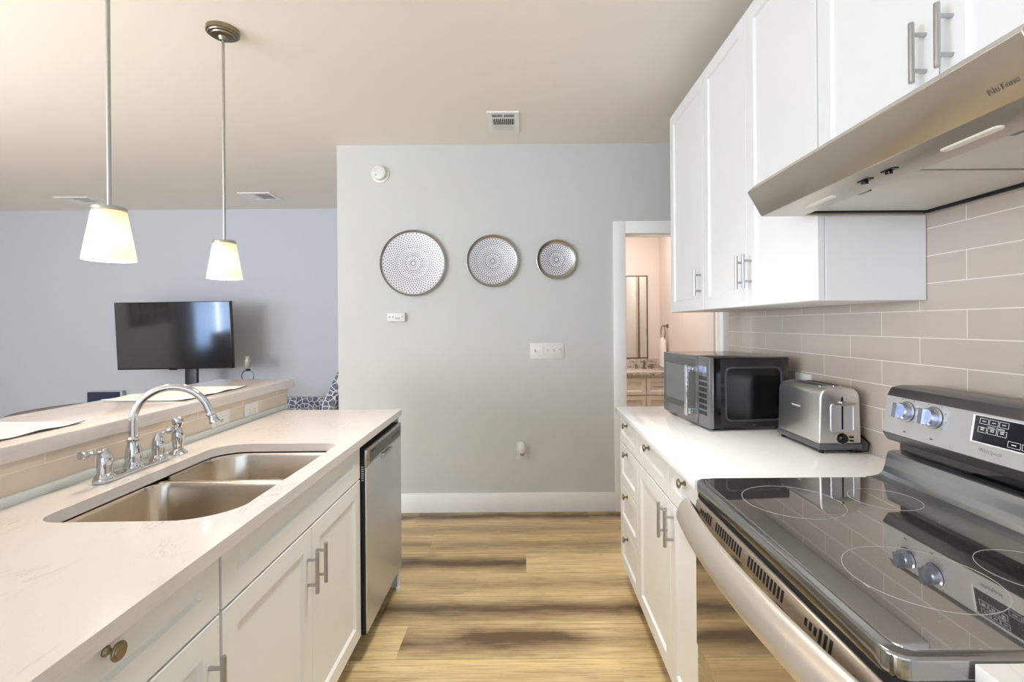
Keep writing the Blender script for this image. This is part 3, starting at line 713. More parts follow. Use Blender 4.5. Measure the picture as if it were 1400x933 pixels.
# ================================================================== STOVE
SY0_, SY1_ = .636, 1.383
t = thing('electric_range', 'stainless steel electric range with black glass cooktop', 'stove', (.8, 1.01, 0))
bm = newbm(); box(bm, .50, 1.12, SY0_+.003, SY1_-.003, .03, .905, .002); part('body', bm, M_DKSTEEL, t)
M_COOK = mat('cooktop_glass', (150, 146, 142), .03, .93)
k = N(M_COOK)
sp = k.ramp(k.noise(k.pos(), 420, 1), [(.72, 0.0), (.78, 1.0)]); k.l(k.mix(k.math('MULTIPLY', sp, .5), s2l((178, 175, 172)), s2l((225, 225, 226))), k.b.inputs['Base Color'])
k.l(k.math('MULTIPLY_ADD', sp, .3, .03), k.b.inputs['Roughness'])
bm = newbm(); prism(bm, rrect(.474, 1.02, SY0_, SY1_, [.004, .03, .03, .004], 6), 'Z', .900, .9345, .006, 3); part('cooktop_frame', bm, mat('frame_steel', (160, 160, 158), .16, 1), t)
bm = newbm(); prism(bm, rrect(.492, .985, SY0_+.012, SY1_-.012, [.004, .03, .03, .004], 6), 'Z', .93, .9375, .001, 1); ck = part('cooktop', bm, M_COOK, t)
M_RING = mat('burner_ring', (186, 184, 178), .5)
for cx, cy, r in ((.645, 1.19, .112), (.875, 1.20, .076), (.668, .835, .112), (.882, .845, .085)):
    bm = newbm(); lathe(bm, [(r, .9374), (r, .9379), (r-.0009, .9379), (r-.0009, .9374), (r, .9374)], (cx, cy, 0), (0, 0, 1), 64); part('burner_ring', bm, M_RING, ck)
bm = newbm(); prism(bm, rrect(.557, .560, .800, .815, .001, 2), 'Z', .9374, .9379); part('logo_mark', bm, M_RING, ck)
# vent strip under the cooktop lip
bm = newbm(); prism(bm, [(.497, .884), (.477, .880), (.470, .844), (.50, .844)], 'Y', SY0_+.012, SY1_-.012, .001, 1); vsn = part('vent_strip', bm, mat('vent_steel', (168, 156, 140), .4, .55), t)
bm = newbm(); box(bm, .482, .50, SY0_+.008, SY1_-.008, .883, .904); part('shadow_gap', bm, M_DARK, t)
n0 = Vector((.470-.476, 0, .850-.888)).normalized(); nn = Vector((-.038, 0, .006)).normalized()
def slots(yc, n, half):
    bm = newbm()
    for i in range(n):
        y = yc+(i-(n-1)/2)*.0135; h = .0115
        if half and i >= n/2: h = .0065
        c = Vector((.4735, y, .862)); 
        vs8 = []
        for d in (0, 1):
            for a, b in ((-1, -1), (1, -1), (1, 1), (-1, 1)):
                vs8.append(bm.verts.new(c+Vector((0, a*.0036, 0))+n0*(-b*h)+nn*(.0006 if d else -.003)))
        for q in ((0, 1, 2, 3), (4, 5, 6, 7), (0, 1, 5, 4), (1, 2, 6, 5), (2, 3, 7, 6), (3, 0, 4, 7)): bm.faces.new([vs8[j] for j in q])
    bmesh.ops.recalc_face_normals(bm, faces=bm.faces[:]); part('vent_slots', bm, M_DARK, vsn, smooth=0)
slots(1.293, 6, True); slots(1.155, 11, False); slots(.978, 11, False); slots(.80, 6, True)
# oven door, handle, drawer
bm = newbm(); box(bm, .478, .50, SY0_+.006, SY1_-.006, .20, .845, .003); od = part('oven_door', bm, M_STEEL_Y, t)
M_OVG = mat('oven_glass', (176, 168, 156), .04, .92)
bm = newbm(); box(bm, .475, .479, SY0_+.008, SY1_-.008, .475, .842, .001, 1); part('glass', bm, M_OVG, od)
bm = newbm(); pts = []; ns = 26
rings = []
for i in range(ns+1):
    u = i/ns; y = SY0_+.012+(SY1_-SY0_-.024)*u; bow = .026*(1-(2*u-1)**2); x = .4385-bow; zc = .852
    ring = []
    for k_ in range(20):
        a = 2*PI*k_/20; px, pz = .015*math.cos(a), .034*math.sin(a); ca, sa = math.cos(.42), math.sin(.42)
        ring.append(bm.verts.new((x+px*ca+pz*sa, y, zc-px*sa+pz*ca)))
    rings.append(ring)
for A, B in zip(rings, rings[1:]):
    for k_ in range(20): bm.faces.new((A[k_], A[(k_+1) % 20], B[(k_+1) % 20], B[k_]))
bm.faces.new(rings[0]); bm.faces.new(rings[-1]); bmesh.ops.recalc_face_normals(bm, faces=bm.faces[:])
M_HAND = steel('handle_steel', (222, 214, 202), .36, 'Y', .01); M_HAND.node_tree.nodes['Principled BSDF'].inputs['Metallic'].default_value = .9
hd = part('handle', bm, M_HAND, od)
for y in (SY0_+.032, SY1_-.032):
    bm = newbm(); prism(bm, [(.435, .842), (.48, .815), (.48, .845), (.455, .880), (.438, .874)], 'Y', y-.018, y+.018, .003); part('handle_bracket', bm, M_DKSTEEL, hd)
bm = newbm(); box(bm, .480, .50, SY0_+.006, SY1_-.006, .055, .194, .003); part('storage_drawer', bm, M_STEEL_Y, t)
# backguard: riser, recess and control head
M_RISER = mat('riser_gloss', (182, 184, 186), .27, 1)
bm = newbm(); prof = [(1.125, .90), (.955, .90), (.955, .937), (.975, .9385), (.992, .943), (1.003, .953), (1.009, .968), (1.013, .99), (1.017, 1.004), (1.024, 1.009), (1.04, 1.010), (1.125, 1.012)]
prism(bm, prof, 'Y', SY0_+.001, SY1_-.001, .002, 2); part('riser', bm, M_RISER, t)
bm = newbm(); box(bm, 1.045, 1.125, SY0_+.012, SY1_-.012, 1.011, 1.07); rc = part('recess', bm, M_GLOSSB, t)
bm = newbm(); prism(bm, rrect(1.026, 1.040, 1.02, 1.16, .005, 4), 'Z', 1.0095, 1.0115); part('oven_vent', bm, M_DARK, rc)
bm = newbm(); prof = [(1.018, 1.040), (1.002, 1.064), (1.018, 1.166), (1.030, 1.187), (1.06, 1.193), (1.135, 1.190), (1.135, 1.040)]
prism(bm, prof, 'Y', SY0_, SY1_, .003, 2); cg = part('control_head', bm, M_DKSTEEL, t)
fx = Vector((.016, 0, .102)).normalized(); fn = Vector((-.102, 0, .016)).normalized()
def FP(y, s, d=0): return Vector((1.002, y, 1.064))+fx*s+fn*d                  # point on the sloping face, s up from its lower edge
def fbox(bm, y0, y1, s0, s1, d0, d1):
    v = [bm.verts.new(FP(y, s, d)) for d in (d0, d1) for y, s in ((y0, s0), (y1, s0), (y1, s1), (y0, s1))]
    fs = [bm.faces.new([v[j] for j in q]) for q in ((0, 1, 2, 3), (4, 5, 6, 7), (0, 1, 5, 4), (1, 2, 6, 5), (2, 3, 7, 6), (3, 0, 4, 7))]
    bmesh.ops.recalc_face_normals(bm, faces=fs)
bm = newbm(); fbox(bm, SY0_+.004, SY1_-.004, .002, .102, -.001, .0015); part('fascia', bm, steel('fascia_steel', (226, 227, 226), .45, 'Y', .01), cg)
M_KNOB = mat('knob_metal', (168, 174, 190), .26, 1)
M_PRINT = mat('print_grey', (90, 92, 94), .6)
for y in (1.302, 1.217, .802, .717):
    c = FP(y, .068, .0015)
    bm = newbm(); lathe(bm, [(.027, 0), (.027, .003), (.0225, .005), (.0215, .018), (.019, .021), (0, .021)], c, fn, 32)
    tp = c+fn*.021; z = fx; yv = Vector((0, 1, 0)); v = []
    for d in (-.004, .014):
        for a, b in ((-.0065, -.019), (.0065, -.019), (.0065, .019), (-.0065, .019)): v.append(bm.verts.new(tp+yv*a+z*b+fn*d))
    fs = [bm.faces.new([v[j] for j in q]) for q in ((0, 1, 2, 3), (4, 5, 6, 7), (0, 1, 5, 4), (1, 2, 6, 5), (2, 3, 7, 6), (3, 0, 4, 7))]
    bmesh.ops.recalc_face_normals(bm, faces=fs); kn = part('burner_knob', bm, M_KNOB, cg)
    bm = newbm(); lathe(bm, [(.0275, -.001), (.0275, .0015), (.0235, .002), (.0235, 0)], c, fn, 32); part('knob_skirt', bm, M_BLACK, kn)
    bm = newbm()
    for i in range(9):
        a = math.radians(-40+260*i/8); q = FP(y+.036*math.cos(a), .068+.036*math.sin(a)); fbox(bm, q.y-.0012, q.y+.0012, .068+.036*math.sin(a)-.0012, .068+.036*math.sin(a)+.0012, .0014, .0019)
    fbox(bm, y-.006, y+.002, .013, .0165, .0014, .0019)
    part('knob_scale', bm, M_PRINT, cg, smooth=0)
bm = newbm(); fbox(bm, .908, 1.112, .036, .097, .001, .0022); part('display_bezel', bm, mat('bezel_white', (232, 232, 232), .3), cg)
bm = newbm(); fbox(bm, .913, 1.106, .0385, .0955, .001, .0028); dp = part('display', bm, mat('display_glass', (34, 36, 42), .07, coat=.5), cg)
bm = newbm()
def outline(y0, y1, s0, s1, w=.0008):
    for a in ((y0, y1, s0, s0+w), (y0, y1, s1-w, s1), (y0, y0+w, s0, s1), (y1-w, y1, s0, s1)): fbox(bm, *a, .0027, .0031)
for r_, s in enumerate((.079, .060)):
    for q in range(3):
        y1 = 1.094+r_*.002-q*.0225; outline(y1-.0205, y1, s, s+.0125)
        fbox(bm, y1-.0145, y1-.006, s+.0055, s+.0072, .0027, .0031)
        if r_: fbox(bm, y1-.0145, y1-.006, s+.009, s+.0105, .0027, .0031)
fbox(bm, 1.058, 1.074, .0745, .0760, .0027, .0031); fbox(bm, 1.036, 1.054, .0745, .0760, .0027, .0031)
for q in range(3): 
    y1 = 1.026-q*.03; outline(y1-.027, y1, .0425, .0555); fbox(bm, y1-.018, y1-.008, .048, .0500, .0027, .0031)
part('touch_keys', bm, mat('key_print', (215, 215, 212), .5), dp, smooth=0)
letters('clock_digits', '1:20', .020, mat('clock_green', (60, 210, 70), .5, emit=((70, 230, 80), 1.2)), dp, frame_m(FP(.966, .082, .0032), (0, -1, 0), fx))
letters('brand_lettering', 'Whirlpool', .0125, mat('lettering_soft', (150, 150, 150), .5), cg, frame_m(FP(1.062, .022, .0020), (0, -1, 0), fx))

# ================================================================== FAR WALL ITEMS
M_PLATE = mat('hammered_silver', (214, 214, 218), .4, .35)
k = N(M_PLATE); tc = k.n('ShaderNodeTexCoord').outputs['Object']; sx = k.n('ShaderNodeSeparateXYZ'); k.l(tc, sx.inputs[0])
rr = k.math('SQRT', k.math('ADD', k.math('POWER', sx.outputs[0], 2), k.math('POWER', sx.outputs[2], 2)))
th = k.math('ARCTAN2', sx.outputs[2], sx.outputs[0])
dots = None
def dotband(pitch, count, rmin, rmax, size):
    g = k.math('DIVIDE', rr, pitch); ring = k.math('FLOOR', g); fr = k.math('SUBTRACT', k.math('FRACT', g), .5)
    a = k.math('ADD', k.math('MULTIPLY', th, count/(2*PI)), k.math('MULTIPLY', ring, .5)); fa = k.math('SUBTRACT', k.math('FRACT', a), .5)
    dx = k.math('MULTIPLY', k.math('MULTIPLY', fa, rr), 2*PI/count/pitch)
    d = k.math('SQRT', k.math('ADD', k.math('POWER', fr, 2), k.math('POWER', dx, 2)))
    hit = k.math('LESS_THAN', d, size)
    return k.math('MULTIPLY', hit, k.math('MULTIPLY', k.math('GREATER_THAN', rr, rmin), k.math('LESS_THAN', rr, rmax)))
dd_ = k.math('MAXIMUM', dotband(.0115, 18, .008, .055, .32), k.math('MAXIMUM', dotband(.0125, 36, .055, .115, .33), dotband(.014, 52, .115, .224, .33)))
k.l(k.mix(dd_, s2l((214, 214, 218)), s2l((104, 101, 98))), k.b.inputs['Base Color'])
k.l(k.math('MULTIPLY_ADD', dd_, .2, .42), k.b.inputs['Roughness'])
k.bump(k.math('ADD', dd_, k.math('MULTIPLY', k.noise(k.scl(tc, (1, 1, 1)), 60, 2), .5)), .5, .002)
M_RIM = mat('tray_rim', (186, 184, 178), .3, 1); k = N(M_RIM); k.bump(k.noise(k.pos(), 70, 2), .4, .003)
def wall_plate(x, z, r, fr, label):
    t = thing('wall_plate', label, 'wall plate', (x, YF, z), 0, 'silver trays on the far wall')
    q = 1-fr
    bm = newbm(); lathe(bm, [(0, .012), (r*(fr-.02), .012), (r*fr, .014), (r*(fr+.005), .010), (r*(fr-.02), .008), (0, .008)], (0, 0, 0), (0, -1, 0), 72); part('tray_face', bm, M_PLATE, t, world=False)
    bm = newbm(); prof = [(r*(fr-.005), .011), (r*(fr+q*.3), .014), (r*(fr+q*.75), .024), (r*(1-q*.1), .029), (r, .028), (r, .025), (r*.985, .024), (r*(fr+q*.4), .010), (r*(fr+q*.1), .002), (r*(fr-.02), .004), (r*(fr-.005), .011)]
    lathe(bm, prof, (0, 0, 0), (0, -1, 0), 72); part('rim', bm, M_RIM, t, world=False)
    return t
wall_plate(-.808, 1.824, .242, .93, 'largest round pierced silver tray on the far wall, leftmost of three')
wall_plate(-.228, 1.836, .191, .88, 'middle-sized round pierced silver tray between the two others')
wall_plate(.237, 1.842, .146, .80, 'smallest round pierced silver tray, rightmost of three and nearest the doorway')
# smoke detector
t = thing('smoke_detector', 'round white smoke detector high on the left of the far wall', 'smoke detector', (-1.042, YF, 2.482))
bm = newbm(); lathe(bm, [(.066, 0), (.066, .006), (.062, .008), (0, .008)], (-1.046, YF, 2.482), (0, -1, 0), 40); part('base', bm, M_WPL, t)
bm = newbm(); lathe(bm, [(.053, .008), (.053, .022), (.047, .033), (.03, .037), (0, .038)], (-1.05, YF, 2.484), (0, -1, 0), 40); cv = part('cover', bm, M_WPL, t)
bm = newbm(); lathe(bm, [(.007, .033), (.007, .038), (0, .039)], (-1.07, YF, 2.464), (0, -1, 0), 16); part('test_button', bm, mat('grey_button', (170, 170, 168), .5), cv)
bm = newbm()
for i in range(3): box(bm, -1.085, -1.045, YF-.0375, YF-.036, 2.488+i*.009, 2.490+i*.009)
part('grille', bm, mat('grey_button', (170, 170, 168), .5), cv)
# thermostat
t = thing('thermostat', 'small white box with buttons on the wall below the largest tray', 'thermostat', (-.934, YF, 1.398))
bm = newbm(); box(bm, -.998, -.868, YF-.026, YF, 1.399, 1.463, .005); part('housing', bm, M_WPL, t)
for i, xx in enumerate((-.982, -.956)):
    bm = newbm(); lathe(bm, [(.007, 0), (.006, .003), (0, .003)], (xx, YF-.026, 1.431), (0, -1, 0), 14); part('button', bm, mat('grey_button', (170, 170, 168), .5), t)
bm = newbm(); box(bm, -.940, -.905, YF-.0265, YF-.025, 1.416, 1.428); part('display', bm, mat('grey_button', (170, 170, 168), .5), t)
bm = newbm(); box(bm, -.892, -.886, YF-.029, YF-.025, 1.425, 1.442); part('slider', bm, mat('grey_button', (170, 170, 168), .5), t)
# light switch plate
t = thing('light_switch', 'wide white five-gang switch plate at the right of the far wall', 'light switch', (.163, YF, 1.118))
bm = newbm(); box(bm, .040, .288, YF-.006, YF, 1.118, 1.236, .003); part('plate', bm, M_WPL, t)
for i in range(5):
    x = .075+i*.046
    bm = newbm()
    if i == 1: box(bm, x-.016, x+.016, YF-.009, YF-.005, 1.145, 1.21, .001, 1); part('dimmer', bm, M_WPL, t)
    else:
        box(bm, x-.005, x+.005, YF-.0066, YF-.005, 1.165, 1.189); part('toggle_slot', bm, mat('toggle_slot', (160, 156, 152), .6), t)
        bm = newbm(); prism(bm, [(YF-.006, 1.170), (YF-.018, 1.164), (YF-.018, 1.171), (YF-.006, 1.184)], 'X', x-.0045, x+.0045, .0008, 1); part('toggle', bm, M_WPL, t)
# outlet + air freshener
t = thing('wall_outlet', 'white outlet plate low on the far wall behind a plug-in freshener', 'outlet', (-.025, YF, .385))
bm = newbm(); box(bm, -.064, .014, YF-.006, YF, .385, .508, .003); part('plate', bm, M_WPL, t)
bm = newbm(); box(bm, -.041, -.009, YF-.008, YF-.005, .405, .432, .001, 1); part('receptacle', bm, M_WPL, t)
bm = newbm()
for q in (-.032, -.018): box(bm, q-.001, q+.001, YF-.0085, YF-.0075, .414, .424)
part('slot', bm, M_DARK, t)
t = thing('air_freshener', 'white egg-shaped plug-in air freshener in the low wall outlet', 'air freshener', (-.025, YF-.03, .43))
bm = newbm(); lathe(bm, [(0, 0), (.022, .002), (.031, .022), (.033, .042), (.028, .064), (.015, .080), (0, .085)], (-.025, YF-.036, .437), (0, 0, 1), 28); part('shell', bm, M_WPL, t)
bm = newbm(); lathe(bm, [(.013, -.012), (.017, .008)], (-.025, YF-.034, .432), (0, 0, 1), 16); part('refill', bm, mat('refill_grey', (150, 146, 136), .3), t)

# ceiling vents
M_VENTD = mat('vent_dark', (52, 52, 50), .8)
def vent(x0, x1, y0, y1, label, split):
    t = thing('ceiling_vent', label, 'ceiling vent', ((x0+x1)/2, (y0+y1)/2, CEIL), 0, 'air vents in the ceiling')
    bm = newbm(); f = .03
    for a in ((x0, x1, y0, y0+f), (x0, x1, y1-f, y1), (x0, x0+f, y0+f, y1-f), (x1-f, x1, y0+f, y1-f)): box(bm, a[0], a[1], a[2], a[3], CEIL-.008, CEIL-.0005)
    part('frame', bm, M_TRIM, t)
    bm = newbm(); box(bm, x0+f, x1-f, y0+f, y1-f, CEIL-.002, CEIL-.0005); part('duct', bm, M_VENTD, t)
    bm = newbm()
    if split:
        ys = y0+.09
        box(bm, x0+f, x1-f, ys-.006, ys+.006, CEIL-.008, CEIL-.002); box(bm, (x0+x1)/2-.006, (x0+x1)/2+.006, y0+f, ys, CEIL-.008, CEIL-.002)
        box(bm, x0+f, x1-f, y1-f-.09, y1-f, CEIL-.008, CEIL-.002)
        n = 11
        for i in range(n): xx = x0+f+(x1-x0-2*f)*(i+.5)/n; prism(bm, [(xx-.0012, CEIL-.008), (xx+.0012, CEIL-.008), (xx+.003, CEIL-.002), (xx+.001, CEIL-.002)], 'Y', ys, y1-f)
        for i in range(3): yy = y0+f+.008+i*.017; prism(bm, [(yy, CEIL-.008), (yy+.003, CEIL-.008), (yy+.009, CEIL-.002), (yy+.006, CEIL-.002)], 'X', x0+f, x1-f)
    else:
        xm = x0+(x1-x0)*.42; box(bm, x0+f, xm, y0+f, y1-f, CEIL-.006, CEIL-.002)
        for i in range(5): xx = xm+(x1-f-xm)*(i+.4)/5; prism(bm, [(xx, CEIL-.008), (xx+.002, CEIL-.008), (xx+.006, CEIL-.002), (xx+.004, CEIL-.002)], 'Y', y0+f, y1-f)
    part('louvers', bm, M_TRIM, t, smooth=0)
vent(-.225, -.025, 3.04, 3.36, 'small white louvered vent in the kitchen ceiling before the far wall', True)
vent(-4.74, -4.39, 4.95, 5.20, 'flat white ceiling vent in the living area, beyond the near pendant', False)
vent(-2.82, -2.50, 4.84, 5.11, 'flat white ceiling vent in the living area, right of the far pendant', False)

# ================================================================== LIVING AREA
t = thing('television', 'large flat black television on a floor stand in the living area', 'television', (-3.565, 5.0, .0))
t2 = Matrix.Translation((-3.565, 5.0, 1.285)) @ Matrix.Rotation(math.radians(-.5), 4, 'Y') @ Matrix.Rotation(math.radians(2.6), 4, 'X')
def tvp(name, bm, m, parent): bm.transform(t2); return part(name, bm, m, parent)
bm = newbm(); box(bm, -.587, .587, -.008, .035, -.343, .343, .003); fr = tvp('cabinet', bm, M_BLACK, t)
M_SCR = mat('screen_glass', (40, 38, 37), .09, spec=1.0, coat=1.0)  # base greyed to stand in for the dim wall reflected in the screen
bm = newbm(); box(bm, -.579, .579, -.0095, -.007, -.330, .336); tvp('screen', bm, M_SCR, fr)
bm = newbm(); box(bm, -.06, .02, -.012, .0, -.352, -.341, .001, 1); tvp('logo_bar', bm, M_BLACK, fr)
bm = newbm(); box(bm, -3.49, -3.37, 5.045, 5.085, .02, 1.30, .004); part('pole', bm, mat('stand_black', (34, 36, 42), .4), t)
bm = newbm(); box(bm, -3.68, -3.18, 4.86, 5.26, .0, .02, .004); part('base_plate', bm, M_BLACK, t)
# side table + ornament
t = thing('side_table', 'small round side table behind the bar carrying the ring ornament', 'side table', (-2.887, 5.12, 0))
M_WOOD = mat('brown_wood', (112, 90, 70), .45); k = N(M_WOOD); nz = k.noise(k.scl(k.pos(), (4, 40, 40)), 1, 4); k.l(k.mix(nz, s2l((94, 74, 58)), s2l((134, 110, 86))), k.b.inputs['Base Color'])
bm = newbm(); lathe(bm, [(0, .765), (.2, .765), (.205, .77), (.205, .783), (.2, .787), (0, .787)], (-2.887, 5.12, 0), (0, 0, 1), 36); part('top', bm, M_WOOD, t)
bm = newbm(); lathe(bm, [(.022, .02), (.022, .766)], (-2.887, 5.12, 0), (0, 0, 1), 16); part('leg', bm, M_BLACK, t)
bm = newbm(); lathe(bm, [(0, 0), (.16, 0), (.16, .012), (.03, .022), (0, .022)], (-2.887, 5.12, 0), (0, 0, 1), 32); part('base', bm, M_BLACK, t)
t = thing('ring_ornament', 'ring-shaped metal ornament with a pale glass bud right of the television', 'ornament', (-2.887, 5.12, .787))
bm = newbm(); tube(bm, [(-2.887+.062*math.cos(a*PI/18), 5.12, .853+.062*math.sin(a*PI/18)) for a in range(36)], .0055, 10, True); part('ring', bm, mat('ornament_metal', (110, 112, 120), .3, 1), t)
bm = newbm(); lathe(bm, [(.016, .905), (.026, .918), (.020, .928), (0, .93)], (-2.887, 5.12, 0), (.25, 0, 1), 18); bm.free(); bm = newbm(); lathe(bm, [(.012, 0), (.026, .012), (.020, .024), (0, .026)], (-2.884, 5.12, .908), (.15, 0, 1), 18); part('collar', bm, M_BLACK, t)
M_BUD = mat('bud_glass', (196, 198, 180), .15, trans=.25)
bm = newbm(); lathe(bm, [(.012, 0), (.024, .02), (.033, .055), (.034, .085), (.027, .11), (.032, .135), (.026, .137), (.020, .112), (0, .10)], (-2.887, 5.12, .928), (.06, 0, 1), 18); part('bud', bm, M_BUD, t)
# framed panel low against the wall
t = thing('leaning_panel', 'low dark blue panel with pale rim standing against the living room wall', 'panel', (-4.68, 5.5, 0))
bm = newbm(); box(bm, -4.875, -4.485, 5.47, 5.515, 0, .665, .003); part('frame', bm, mat('pale_rim', (190, 192, 196), .5), t)
bm = newbm(); box(bm, -4.868, -4.505, 5.466, 5.472, .02, .655); part('face', bm, mat('dark_blue', (48, 56, 82), .4), t)
# round dining table
t = thing('dining_table', 'round brown dining table behind the bar, only its rim showing', 'table', (-3.2, 3.7, 0))
bm = newbm(); lathe(bm, [(0, .73), (.50, .73), (.515, .738), (.515, .752), (.50, .76), (0, .76)], (-3.2, 3.7, 0), (0, 0, 1), 64); part('top', bm, M_WOOD, t)
bm = newbm(); lathe(bm, [(.05, .03), (.035, .1), (.035, .6), (.08, .73)], (-3.2, 3.7, 0), (0, 0, 1), 24); part('pedestal', bm, M_WOOD, t)
bm = newbm(); lathe(bm, [(0, 0), (.28, 0), (.28, .012), (.06, .035), (0, .035)], (-3.2, 3.7, 0), (0, 0, 1), 36); part('base', bm, M_WOOD, t)
# patterned armchair
M_PAT = mat('patterned_fabric', (120, 126, 140), .85); k = N(M_PAT)
vo = k.n('ShaderNodeTexVoronoi', feature='DISTANCE_TO_EDGE'); vo.inputs['Scale'].default_value = 21; k.l(k.pos(), vo.inputs['Vector'])
ln = k.ramp(vo.outputs['Distance'], [(.05, 1.0), (.09, 0.0)]); sw_ = k.noise(k.pos(), 40, 2)
k.l(k.mix(ln, k.mix(k.ramp(sw_, [(.4, 0.0), (.6, 1.0)]), s2l((72, 78, 98)), s2l((112, 116, 130))), s2l((206, 206, 204))), k.b.inputs['Base Color'])
t = thing('armchair', 'armchair in blue grey leaf-patterned fabric, half hidden by the wall corner', 'armchair', (-1.95, 4.55, 0))
bm = newbm(); box(bm, -2.42, -1.72, 4.28, 4.86, .26, .47, .04, 3); part('seat', bm, M_PAT, t)
bm = newbm(); prism(bm, [(-1.93, .36), (-1.80, .36), (-1.48, 1.04), (-1.53, 1.10), (-1.58, 1.08)], 'Y', 4.26, 4.88, .03, 3); part('backrest', bm, M_PAT, t)
for y0, y1 in ((4.16, 4.27), (4.87, 4.98)):
    bm = newbm(); box(bm, -2.45, -1.78, y0, y1, .2, .665 if y0 < 4.5 else .66, .035, 3); part('armrest', bm, M_PAT, t)
for x, y in ((-2.38, 4.22), (-2.38, 4.92), (-1.82, 4.22), (-1.82, 4.92)):
    bm = newbm(); lathe(bm, [(.014, 0), (.024, .22)], (x, y, 0), (0, 0, 1), 12); part('leg', bm, M_WOOD, t)
# the side of the living room mirrored in the television
t = thing('wall_art', 'dark framed relief on the window wall, seen mirrored in the television', 'picture', (XL+.02, 2.15, 1.2))
bm = newbm()
for a in ((1.75, 2.55, 1.15, 1.22), (1.75, 2.55, 1.68, 1.75), (1.75, 1.82, 1.15, 1.75), (2.48, 2.55, 1.15, 1.75)): box(bm, XL+.001, XL+.04, a[0], a[1], a[2], a[3], .004)
part('frame', bm, M_BLACK, t)
bm = newbm(); box(bm, XL+.001, XL+.012, 1.81, 2.49, 1.21, 1.69); part('backing', bm, mat('art_back', (60, 58, 58), .6), t)
bm = newbm()
for i in range(4):
    for j in range(3):
        c = (XL+.02, 1.90+i*.165, 1.28+j*.17); tube(bm, [(c[0], c[1]+.085*math.cos(q*PI/8), c[2]+.085*math.sin(q*PI/8)) for q in range(16)], .009, 6, True)
part('lattice', bm, mat('art_lattice', (170, 168, 165), .4), t)
M_CURT = mat('curtain', (196, 200, 206), .9)
for y0, y1, lb in ((1.25, 1.65, 'pale curtain on the window wall next to the dark relief'), (-3.05, -2.65, 'pale curtain on the window wall at the far side of the window')):
    bm = newbm(); n = 40; A = [bm.verts.new((XL+.09+.03*math.sin(i*1.1), y0+(y1-y0)*i/n, .03)) for i in range(n+1)]; B = [bm.verts.new((v.co.x, v.co.y, 2.5)) for v in A]
    for i in range(n): bm.faces.new((A[i], A[i+1], B[i+1], B[i]))
    bmesh.ops.solidify(bm, geom=bm.faces[:], thickness=.004); tag(part('curtain', bm, M_CURT), lb, 'curtain', 'curtains at the living room window')
M_SHEER = mat('sheer_curtain', (190, 205, 225), .9); k = N(M_SHEER)
tr = k.n('ShaderNodeBsdfTranslucent'); tr.inputs[0].default_value = (.32, .44, .62, 1); df = k.n('ShaderNodeBsdfDiffuse'); df.inputs[0].default_value = s2l((190, 200, 215)); mx = k.n('ShaderNodeMixShader'); mx.inputs[0].default_value = .3
k.l(tr.outputs[0], mx.inputs[1]); k.l(df.outputs[0], mx.inputs[2]); k.l(mx.outputs[0], k.t.nodes['Material Output'].inputs[0])
for y0, y1, lb in ((.55, 1.24, 'sheer bluish curtain on the living room window, nearest the pale side curtain'), (-.40, .45, 'sheer bluish curtain on the living room window behind the sofa')):
    bm = newbm(); n = 60; A = [bm.verts.new((XL+.05+.012*math.sin(i*.9), y0+(y1-y0)*i/n, .25)) for i in range(n+1)]; B = [bm.verts.new((v.co.x, v.co.y, 2.5)) for v in A]
    for i in range(n): bm.faces.new((A[i], A[i+1], B[i+1], B[i]))
    tag(part('sheer_curtain', bm, M_SHEER), lb, 'curtain', 'curtains at the living room window')
t = thing('sofa', 'dark sofa below the living room window, mirrored in the television', 'sofa', (-5.3, 0, 0))
M_SOFA = mat('sofa_fabric', (84, 78, 80), .9)
bm = newbm(); box(bm, -5.7, -4.95, -1.0, 1.0, .12, .44, .04, 3); part('seat', bm, M_SOFA, t)
bm = newbm(); box(bm, -5.78, -5.52, -1.0, 1.0, .3, .9, .06, 3); part('backrest', bm, M_SOFA, t)
for y in (-1.1, 1.0):
    bm = newbm(); box(bm, -5.75, -4.95, y, y+.12, .12, .62, .04, 3); part('armrest', bm, M_SOFA, t)
for x in (-5.7, -5.02):
    for y in (-1.0, 1.0):
        bm = newbm(); lathe(bm, [(.02, 0), (.03, .13)], (x, y, 0), (0, 0, 1), 12); part('leg', bm, M_WOOD, t)

# ================================================================== BATHROOM
M_GRAN = mat('granite', (190, 176, 164), .3); k = N(M_GRAN); nz = k.noise(k.pos(), 34, 6, .7); k.l(k.ramp(nz, [(.35, s2l((120, 106, 98))), (.5, s2l((196, 182, 170))), (.65, s2l((222, 212, 202)))]), k.b.inputs['Base Color'])
M_VAN = mat('vanity_white', (226, 214, 200), .4)
t = thing('vanity_cabinet', 'white shaker bathroom vanity seen through the doorway', 'vanity', (.9, 5.1, 0))
bm = newbm(); box(bm, .35, 1.48, 4.92, 5.395, .1, .852); box(bm, .35, 1.48, 4.99, 5.39, 0, .1); part('body', bm, M_VAN, t)
fB = lambda a, b, d: (a, 4.92-d, b)
for x0, x1 in ((.86, 1.205), (1.218, 1.472)):
    for z0, z1 in ((.66, .825), (.14, .642)) if x0 < 1 else ((.66, .825), (.40, .642), (.14, .385)):
        bm = newbm(); panel_door(bm, fB, x0, x1, z0, z1, fw=.035, rec=.008); d = part('door' if x0 < 1 and z0 < .3 else 'drawer', bm, M_VAN, t)
        if x0 > 1:
            zc = (z0+z1)/2; bm = newbm(); tube(bm, [(1.29, 4.90, zc), (1.29, 4.872, zc), (1.40, 4.872, zc), (1.40, 4.90, zc)], .005, 8); part('handle', bm, M_BRZ, d)
bm = newbm(); box(bm, .34, 1.483, 4.885, 5.398, .852, .888, .003); box(bm, .34, 1.483, 5.378, 5.398, .888, .985, .002); tag(part('stone_countertop', bm, M_GRAN), 'speckled stone vanity top with a low upstand in the bathroom', 'countertop')
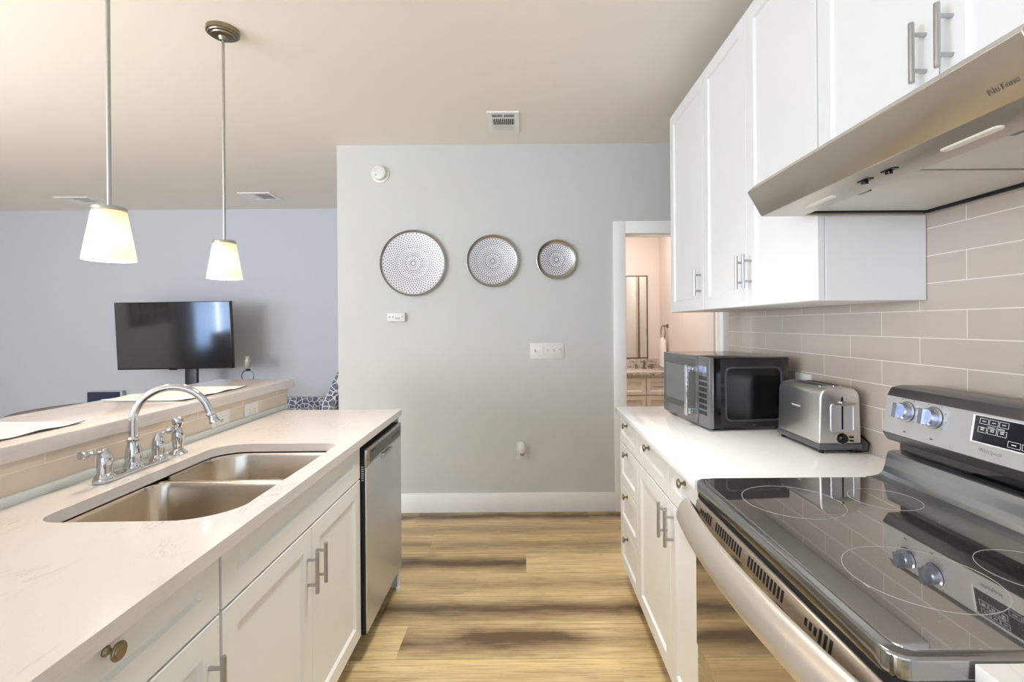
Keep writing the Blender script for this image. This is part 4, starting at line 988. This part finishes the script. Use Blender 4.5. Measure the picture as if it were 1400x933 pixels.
t = thing('bathroom_mirror', 'tall rectangular mirror on the bathroom wall above the vanity', 'mirror', (.95, 5.39, .99))
bm = newbm()
for a in ((.55, 1.352, 1.885, 1.897), (.55, 1.352, .988, 1.0), (1.34, 1.352, .988, 1.897), (.55, .562, .988, 1.897)): box(bm, a[0], a[1], 5.385, 5.399, a[2], a[3])
part('frame', bm, mat('bronze_frame', (120, 96, 78), .4, .6), t)
bm = newbm(); box(bm, .562, 1.34, 5.388, 5.397, 1.0, 1.885); part('glass', bm, mat('mirror', (226, 228, 224), .02, 1), t)
t = thing('vanity_faucet', 'small dark metal faucet on the stone vanity top', 'faucet', (1.28, 5.27, .888))
bm = newbm(); lathe(bm, [(.03, .888), (.03, .894), (.014, .9), (.012, .95), (.014, .975), (0, .98)], (1.28, 5.28, 0), (0, 0, 1), 18); part('body', bm, M_BRZ, t)
bm = newbm(); tube(bm, [(1.28, 5.28, .955), (1.28, 5.22, .968), (1.28, 5.18, .955), (1.28, 5.17, .94)], .009, 10); part('spout', bm, M_BRZ, t)
for s in (-1, 1):
    bm = newbm(); lathe(bm, [(.018, .888), (.014, .90), (.013, .93), (0, .935)], (1.28+s*.08, 5.28, 0), (0, 0, 1), 14); box(bm, 1.28+s*.08-.008, 1.28+s*.11+.008, 5.272, 5.288, .925, .935, .002, 1); part('handle', bm, M_BRZ, t)
t = thing('towel_ring', 'open metal towel ring on the bathroom side wall', 'towel ring', (1.484, 5.1, 1.28))
bm = newbm(); lathe(bm, [(.024, 0), (.024, .006), (.012, .012), (.009, .05)], (1.484, 5.09, 1.345), (-1, 0, 0), 18); part('mount', bm, M_BRZ, t)
bm = newbm(); tube(bm, [(1.434, 5.09+.075*math.sin(a*PI/18), 1.272+.075*math.cos(a*PI/18)) for a in range(36)], .006, 8, True); part('ring', bm, M_BRZ, t)
M_TOW = mat('towel_white', (240, 228, 216), .95); k = N(M_TOW); k.bump(k.noise(k.pos(), 300, 2), .5, .002)
bm = newbm(); rings = []
for i, (z, w, th_) in enumerate(((1.225, .045, .022), (1.20, .055, .03), (1.12, .07, .03), (1.0, .085, .03), (.93, .09, .03), (.925, .085, .02))):
    rings.append([bm.verts.new((1.434+th_*math.sin(a*PI/10), 5.09+w*math.cos(a*PI/10)*(1+.06*math.sin(5*a*PI/10)), z)) for a in range(20)])
for A, B in zip(rings, rings[1:]):
    for i in range(20): bm.faces.new((A[i], A[(i+1) % 20], B[(i+1) % 20], B[i]))
bm.faces.new(rings[0]); bm.faces.new(rings[-1]); bmesh.ops.recalc_face_normals(bm, faces=bm.faces[:])
tag(part('hand_towel', bm, M_TOW), 'white hand towel hanging from the bathroom towel ring', 'towel')
